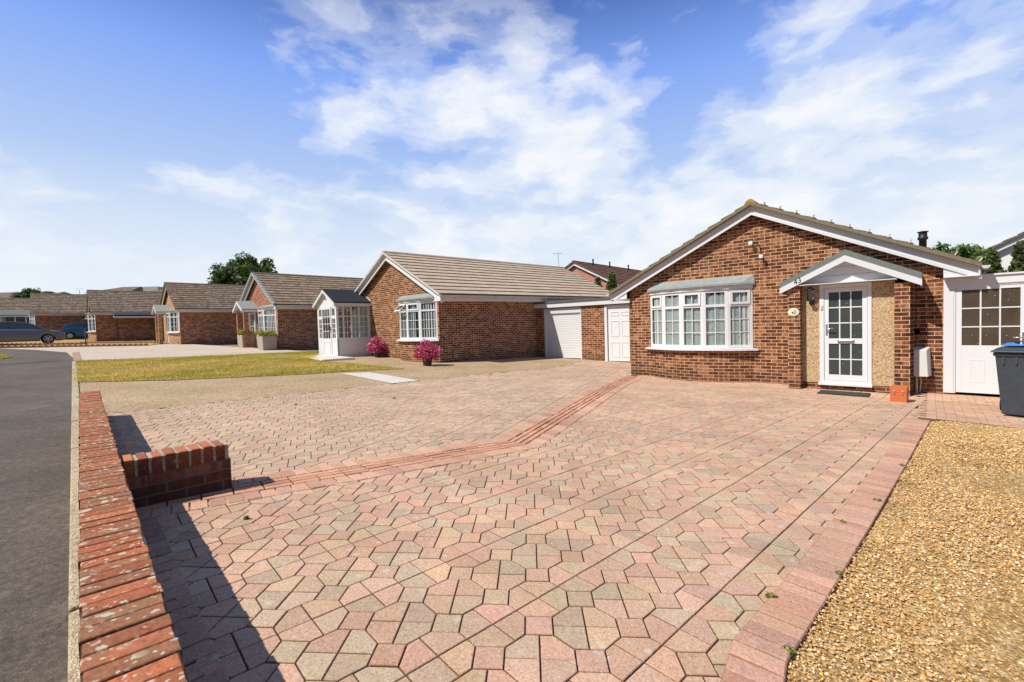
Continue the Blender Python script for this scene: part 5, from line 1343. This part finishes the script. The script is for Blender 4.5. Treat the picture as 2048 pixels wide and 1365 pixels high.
# ================================================================== cars
def car(name, label, loc, rot, paint, prof, roof, W=.88, wheels=(.78, 3.4), wr=.32, spokes=10):
    """heading +y.  prof: lower body outline (y,z) from nose over bonnet to tail; roof: cabin outline (y,z)"""
    t = thing(name, label, 'car', loc, rot)
    b = MB()
    low = .2
    def ring(poly, hw): return [(hw, y, z) for y, z in poly], [(-hw, y, z) for y, z in poly]
    ymin, ymax = min(p[0] for p in prof), max(p[0] for p in prof)
    def hw(y, z):
        e = min((y - ymin), (ymax - y)); k = W - .16 * max(0, 1 - e / .7) ** 2
        return k - .05 * max(0, (z - .6)) - .06 * max(0, .35 - z)
    # stations along the car: sill / wheel-arch line below, bonnet and belt line above
    tp = sorted(prof); 
    def ztop(y):
        best = 0
        for (ya, za), (yb, zb_) in zip(tp, tp[1:]):
            if ya - 1e-6 <= y <= yb + 1e-6: best = max(best, za + (zb_ - za) * (y - ya) / max(yb - ya, 1e-6))
        return best
    def zbot(y):
        z = .2 + .12 * max(0, 1 - min(y - ymin, ymax - y) / .25)
        for wy in wheels:
            d = abs(y - wy); R_ = wr + .045
            if d < R_: z = max(z, wr + math.sqrt(R_ * R_ - d * d))
        return z
    ys_ = set(np.linspace(ymin + .005, ymax - .005, 34).tolist())
    for wy in wheels:
        for k in range(-8, 9): ys_.add(wy + (wr + .045) * math.sin(k * math.pi / 16))
    for e in (.02, .05, .09, .14): ys_.add(ymin + e); ys_.add(ymax - e)
    ys_ = sorted(ys_); NZ = 8; NX = 6
    rings = []
    for y in ys_:
        zt_, zb_ = ztop(y), min(zbot(y), ztop(y) - .06)
        side = []
        for k in range(NZ + 1):
            u = k / NZ; z = zb_ + (zt_ - zb_) * u
            side.append((hw(y, z) + .025 * math.sin(math.pi * u) - .05 * max(0, u - .85) / .15, y, z))
        xt = side[-1][0]
        top = [(xt * math.cos(math.pi * k / NX), y, zt_ + .05 * math.sin(math.pi * k / NX)) for k in range(1, NX)]
        rings.append(side + top + [(-x, y_, z_) for x, y_, z_ in reversed(side)])
    b = MB()
    for r0, r1 in zip(rings, rings[1:]):
        for k in range(len(r0)):
            j = (k + 1) % len(r0)
            b.poly([r0[k], r1[k], r1[j], r0[j]], smooth=k < len(r0) - 1)
    b.poly(rings[0]); b.poly(rings[-1][::-1])
    body = b.build('body', paint, t, fixn=True)
    # cabin
    zb = min(z for y, z in roof); zt = max(z for y, z in roof)
    cw = lambda z: W - .06 - .2 * (z - zb) / (zt - zb)
    q = MB(); n = len(roof)
    Rr = [(cw(z), y, z) for y, z in roof]; Ll = [(-x, y, z) for x, y, z in Rr]
    q.poly(Rr); q.poly(Ll[::-1])
    for k in range(n): j = (k + 1) % n; q.poly([Rr[j], Rr[k], Ll[k], Ll[j]])
    cab = q.build('cabin', paint, t, fixn=True, bevel=.03)
    # side glass, windscreen, rear screen
    cy = sum(p[0] for p in roof) / n; cz = (zb + zt) / 2
    sg = MB(); up = [(y + (cy - y) * .10, z + (cz - z) * .16) for y, z in roof]
    for sx in (1, -1):
        ys_ = [y for y, z in up]; f_ = [(sx * (cw(z) + .006), y, z) for y, z in up]
        sg.poly(f_ if sx > 0 else f_[::-1])
    a0, a1 = roof[0], roof[1]; b0, b1 = roof[-1], roof[-2]
    for (p, r) in ((a0, a1), (b0, b1)):
        d = Vector((r[0] - p[0], r[1] - p[1])); nrm = Vector((-d.y, d.x)).normalized() * .008
        if (p[0] - cy) * nrm.x < 0: nrm = -nrm
        p2 = (p[0] + d.x * .12 + nrm.x, p[1] + d.y * .12 + nrm.y); r2 = (p[0] + d.x * .9 + nrm.x, p[1] + d.y * .9 + nrm.y)
        sg.poly([(cw(p2[1]) - .06, *p2), (-cw(p2[1]) + .06, *p2), (-cw(r2[1]) + .06, *r2), (cw(r2[1]) - .06, *r2)])
    sg.build('windows', M['glasscar'], cab, fixn=False)
    pb = MB()
    ym = cy + .12
    for sx in (1, -1): pb.hexa([(sx * (cw(zb) + .0), ym - .05, zb), (sx * (cw(zb) + .012), ym - .05, zb), (sx * (cw(zb) + .012), ym + .03, zb), (sx * cw(zb), ym + .03, zb), (sx * cw(zt), ym - .13, zt - .04), (sx * (cw(zt) + .012), ym - .13, zt - .04), (sx * (cw(zt) + .012), ym - .05, zt - .04), (sx * cw(zt), ym - .05, zt - .04)])
    pb.build('door_pillar', M['black'], cab, fixn=True)
    sm_ = MB(); sm_.box(-W - .004, -W + .02, ym - .02, ym - .008, .32, zb - .02); sm_.box(W - .02, W + .004, ym - .02, ym - .008, .32, zb - .02); sm_.build('door_gap', M['black'], body)
    for sx in (1, -1):
        for wy in wheels:
            q = MB(); q.lathe([(.0001, -.1), (wr * .68, -.1), (wr * .72, -.11), (wr * .96, -.1), (wr, -.06), (wr, .06), (wr * .96, .1), (wr * .7, .1), (.0001, .1)], (0, 0, 0), 26, 'x')
            wh = q.build('wheel', M['rubber'], t); wh.location = (sx * (W - .13), wy, wr)
            q = MB(); q.lathe([(wr * .64, .1), (wr * .70, .1), (wr * .70, .115), (wr * .64, .115)], (0, 0, 0), 26, 'x', False); q.lathe([(.0001, .1), (.05, .1), (.045, .12), (.0001, .12)], (0, 0, 0), 12, 'x')
            for k in range(spokes):
                a = 2 * math.pi * k / spokes + (.12 if k % 2 else -.12) * (spokes == 10); u = Vector((0, math.cos(a), math.sin(a))); v = Vector((0, -math.sin(a), math.cos(a)))
                w_ = .012 if spokes == 10 else .03
                P = [u * .04 - v * w_, u * wr * .64 - v * w_ * 1.2, u * wr * .64 + v * w_ * 1.2, u * .04 + v * w_]
                q.hexa([(.098, p.y, p.z) for p in P] + [(.112, p.y, p.z) for p in P])
            rm = q.build('rim', M['steel'], wh, fixn=True)
            if sx < 0: wh.rotation_euler = (0, 0, math.pi)
        q = MB(); q.tube([(sx * (W - .08), roof[0][0] - .28, zb + .02), (sx * (W + .1), roof[0][0] - .3, zb + .06)], .02, 6); q.box(min(sx * (W + .02), sx * (W + .2)), max(sx * (W + .02), sx * (W + .2)), roof[0][0] - .38, roof[0][0] - .26, zb + .02, zb + .15); q.build('mirror', paint, body, bevel=.02)
    return t, body, ymin, ymax, hw
gprof = [(4.40, .34), (4.42, .52), (4.30, .66), (3.95, .80), (3.2, .92), (2.9, .96), (.9, 1.0), (.25, .98), (.08, .8), (.02, .5), (.06, .3)]
groof = [(3.62, .88), (2.62, 1.36), (2.05, 1.46), (1.0, 1.46), (.35, 1.32), (.05, .96)]
gx_, gy_ = -39.4, -13.7
GC, gb, *_ = car('parked_car', 'grey hatchback parked on the gravel at the left edge', (gx_, gy_, g(gx_, gy_ + 2)), 0, M['greypaint'], gprof, groof, wheels=(.85, 3.48), wr=.325); GC.scale = (1, 1.0, 1.08)
for sx in (1, -1):
    q = MB(); q.hexa([(sx * .84, 3.88, .66), (sx * .60, 4.36, .60), (sx * .58, 4.34, .60), (sx * .8, 3.86, .66), (sx * .80, 3.92, .80), (sx * .6, 4.33, .68), (sx * .58, 4.30, .68), (sx * .76, 3.9, .80)]); q.build('headlight', M['lamp'], gb, fixn=True)
    q = MB(); q.box(min(sx * .5, sx * .76), max(sx * .5, sx * .76), 4.33, 4.40, .28, .40); q.build('air_intake', M['black'], gb, bevel=.02)
q = MB(); q.box(-.5, .5, 4.36, 4.425, .48, .58); q.build('grille', M['black'], gb, bevel=.02)
bprof = [(3.85, .34), (3.87, .55), (3.7, .74), (3.2, .90), (2.85, .96), (.8, 1.02), (.2, 1.0), (.03, .85), (-.02, .5), (.04, .3)]
broof = [(3.1, .92), (2.35, 1.36), (1.8, 1.48), (1.1, 1.49), (.55, 1.38), (.12, .98)]
BC, bb_, *_ = car('parked_car', 'bright blue rounded hatchback half hidden behind a bay window', (-50.9, -9.15, g(-50.9, -7.5)), 0, M['bluepaint'], bprof, broof, W=.84, wheels=(.62, 3.05), wr=.31, spokes=6)
for sx in (1, -1):
    q = MB(); q.box(min(sx * .62, sx * .78), max(sx * .62, sx * .78), -.01, .1, .72, .98); q.build('tail_light', plain('red_lens', (.4, .02, .02), .2), bb_, bevel=.02)

for base_, grp in (('bungalow', 'brick bungalows along the street'), ('tree', 'trees behind the roofs'), ('conifer', 'young conifers behind the bungalows'), ('flower_pot', 'flower pots by the bay window'),
                   ('flowering_plant', 'petunias in pots'), ('planter', 'stone planters before the bay'), ('bedding_plants', 'bedding plants in planters'), ('edging_row', 'terracotta edging rows'),
                   ('parked_car', 'parked cars'), ('distant_house', 'distant house roofs on the skyline')):
    for o in COL.objects:
        if o.parent is None and o.name.split('.')[0] == base_: o['group'] = grp
BLOBS = [
    ((-0.618, 0.667, 0.416), 0.30, 0.26),
    ((-0.760, 0.410, 0.503), 0.17, 0.20),
    ((-0.477, 0.874, 0.090), 0.55, 0.22),
    ((-0.037, 0.974, 0.225), 0.30, 0.16),
    ((-0.914, 0.280, 0.294), 0.16, 0.12),
    ((0.019, 0.915, 0.403), 0.25, 0.14),
    ((-0.972, 0.019, 0.234), 0.12, 0.12),
    ((-0.914, 0.076, 0.398), 0.09, 0.10),
    ((-0.940, 0.097, 0.327), 0.35, -0.20),
    ((-0.353, 0.809, 0.470), 0.24, -0.22),
    ((-0.404, 0.851, 0.336), 0.10, -0.12),
    ((-0.872, 0.154, 0.464), 0.30, -0.22),
    ((-0.977, 0.188, 0.097), 0.30, 0.12),
    ((-0.131, 0.932, 0.339), 0.14, 0.12),
    ((-0.334, 0.917, 0.217), 0.20, 0.12),

]
# ================================================================== light, sky, camera
EL, DEL = math.radians(48), math.radians(23.0)
sd = Vector((math.sin(DEL) * math.cos(EL), math.cos(DEL) * math.cos(EL), -math.sin(EL)))
sun = bpy.data.lights.new('sun', 'SUN'); sun.energy = 5.2; sun.angle = math.radians(.5); sun.color = (1, .95, .87)
so = bpy.data.objects.new('sun', sun); COL.objects.link(so); so.rotation_euler = sd.to_track_quat('-Z', 'Y').to_euler()

w = bpy.data.worlds.new('World'); S.world = w; w.use_nodes = True
nt = w.node_tree
for n_ in list(nt.nodes): nt.nodes.remove(n_)
def wn(ty, ins=None, **kw):
    nd = nt.nodes.new(ty)
    for k, v in kw.items(): setattr(nd, k, v)
    for k, v in (ins or {}).items():
        s_ = nd.inputs[k]
        if isinstance(v, bpy.types.NodeSocket): nt.links.new(v, s_)
        else: s_.default_value = (*v, 1) if (s_.type == 'RGBA' and len(v) == 3) else v
    return nd
def wm(op, a, b=None, clamp=False):
    nd = nt.nodes.new('ShaderNodeMath'); nd.operation = op; nd.use_clamp = clamp
    for k, v in enumerate((a, b)):
        if v is None: continue
        if isinstance(v, bpy.types.NodeSocket): nt.links.new(v, nd.inputs[k])
        else: nd.inputs[k].default_value = v
    return nd.outputs[0]
def wmix(f, a, b):
    nd = nt.nodes.new('ShaderNodeMix'); nd.data_type = 'RGBA'
    for k, v in ((0, f), (6, a), (7, b)):
        if isinstance(v, bpy.types.NodeSocket): nt.links.new(v, nd.inputs[k])
        else: nd.inputs[k].default_value = v if isinstance(v, (int, float)) else (*v, 1)
    return nd.outputs[2]
def wramp(f, stops, interp='LINEAR'):
    nd = wn('ShaderNodeValToRGB', {'Fac': f}); cr = nd.color_ramp; cr.interpolation = interp
    while len(cr.elements) < len(stops): cr.elements.new(.5)
    for e, (p, c) in zip(cr.elements, stops): e.position = p; e.color = (*c, 1) if not isinstance(c, (int, float)) else (c, c, c, 1)
    return nd.outputs['Color']
STR = .10
sky = wn('ShaderNodeTexSky', sky_type='NISHITA', sun_disc=False, sun_elevation=EL, sun_rotation=math.atan2(-sd.x, -sd.y), altitude=0, air_density=1.0, dust_density=.6, ozone_density=2.5)
tc = wn('ShaderNodeTexCoord').outputs['Generated']
nrm = wn('ShaderNodeVectorMath', {0: tc}, operation='NORMALIZE').outputs[0]
sep = wn('ShaderNodeSeparateXYZ', {0: nrm}); zc = wm('MAXIMUM', sep.outputs['Z'], 0.0)
# cumulus: long low billows, finer towards their edges
cv = wn('ShaderNodeMapping', {'Vector': nrm, 'Scale': (1.0, 1.0, 2.3)}).outputs[0]
wob = wn('ShaderNodeTexNoise', {'Vector': cv, 'Scale': 7.0, 'Detail': 4.0, 'Roughness': .55}).outputs['Color']
cv = wn('ShaderNodeVectorMath', {0: cv, 1: wn('ShaderNodeVectorMath', {0: wob, 'Scale': .10}, operation='SCALE').outputs[0]}, operation='ADD').outputs[0]
n1 = wn('ShaderNodeTexNoise', {'Vector': cv, 'Scale': 5.6, 'Detail': 9.0, 'Roughness': .55}).outputs['Fac']
n2 = wn('ShaderNodeTexNoise', {'Vector': cv, 'Scale': 11.0, 'Detail': 8.0, 'Roughness': .62}).outputs['Fac']
dens = wm('ADD', wm('ADD', wm('MULTIPLY', n1, 1.5), -.25), wm('MULTIPLY', wm('SUBTRACT', n2, .5), .3))
for (d, rad, amp) in BLOBS:
    dt = wn('ShaderNodeVectorMath', {0: nrm, 1: d}, operation='DOT_PRODUCT').outputs['Value']
    k = 1 / (1 - math.cos(rad))
    f = wm('MAXIMUM', wm('SUBTRACT', 1.0, wm('MULTIPLY', wm('SUBTRACT', 1.0, dt), k)), 0.0)
    dens = wm('ADD', dens, wm('MULTIPLY', wm('POWER', f, 1.2), amp * 1.05))
mask = wramp(dens, [(.45, 0.0), (.61, .28), (.78, .64), (1.0, .9)], 'EASE')
mask = wm('MULTIPLY', mask, wramp(zc, [(.50, 1.0), (.64, 0.0)]))
shade = wramp(n2, [(.3, (.80, .88, .98)), (.62, (.97, .985, 1.0))])
# base sky: physical sky, tinted towards the photograph's blue, paler to the horizon
blue = wramp(zc, [(0.0, (.80, .88, .97)), (.10, (.74, .83, .96)), (.20, (.60, .73, .95)), (.32, (.44, .60, .955)), (.46, (.245, .42, .965)), (.58, (.07, .16, .5)), (.72, (.02, .055, .2)), (1.0, (.012, .035, .14))])  # overhead stops darkened beyond the view, so shadows get less skylight
phys = wn('ShaderNodeVectorMath', {0: sky.outputs[0], 'Scale': STR}, operation='SCALE').outputs[0]
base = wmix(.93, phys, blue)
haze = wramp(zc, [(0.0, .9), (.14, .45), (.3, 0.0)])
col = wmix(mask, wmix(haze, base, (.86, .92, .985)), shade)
# sky behind the camera is darkened, unseen, to cut fill light on shaded fronts
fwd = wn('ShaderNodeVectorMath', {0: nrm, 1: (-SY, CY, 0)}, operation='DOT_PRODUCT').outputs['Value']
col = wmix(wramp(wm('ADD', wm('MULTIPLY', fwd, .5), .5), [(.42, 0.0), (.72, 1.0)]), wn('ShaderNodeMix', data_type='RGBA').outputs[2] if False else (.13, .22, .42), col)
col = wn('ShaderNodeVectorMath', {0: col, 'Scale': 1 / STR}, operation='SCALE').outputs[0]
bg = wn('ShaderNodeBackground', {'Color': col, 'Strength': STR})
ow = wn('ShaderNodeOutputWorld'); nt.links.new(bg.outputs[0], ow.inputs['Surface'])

cam = bpy.data.cameras.new('camera'); co = bpy.data.objects.new('camera', cam); COL.objects.link(co)
cam.sensor_width = 36; cam.lens = 906.7 / 2048 * 36; cam.clip_start = .05; cam.clip_end = 3000
co.matrix_world = Matrix.Translation((6.135, -11.483, 1.418)) @ Matrix.Rotation(YAW, 4, 'Z') @ Matrix.Rotation(math.pi / 2 - .03421, 4, 'X') @ Matrix.Rotation(-.02842, 4, 'Z')
S.camera = co
S.view_settings.view_transform = 'Standard'; S.view_settings.look = 'None'; S.view_settings.exposure = 0; S.view_settings.gamma = 1
S.render.engine = 'CYCLES'
S.cycles.max_bounces = 8; S.cycles.transparent_max_bounces = 12
S.cycles.use_denoising = True
S.render.resolution_x, S.render.resolution_y = 1024, 682
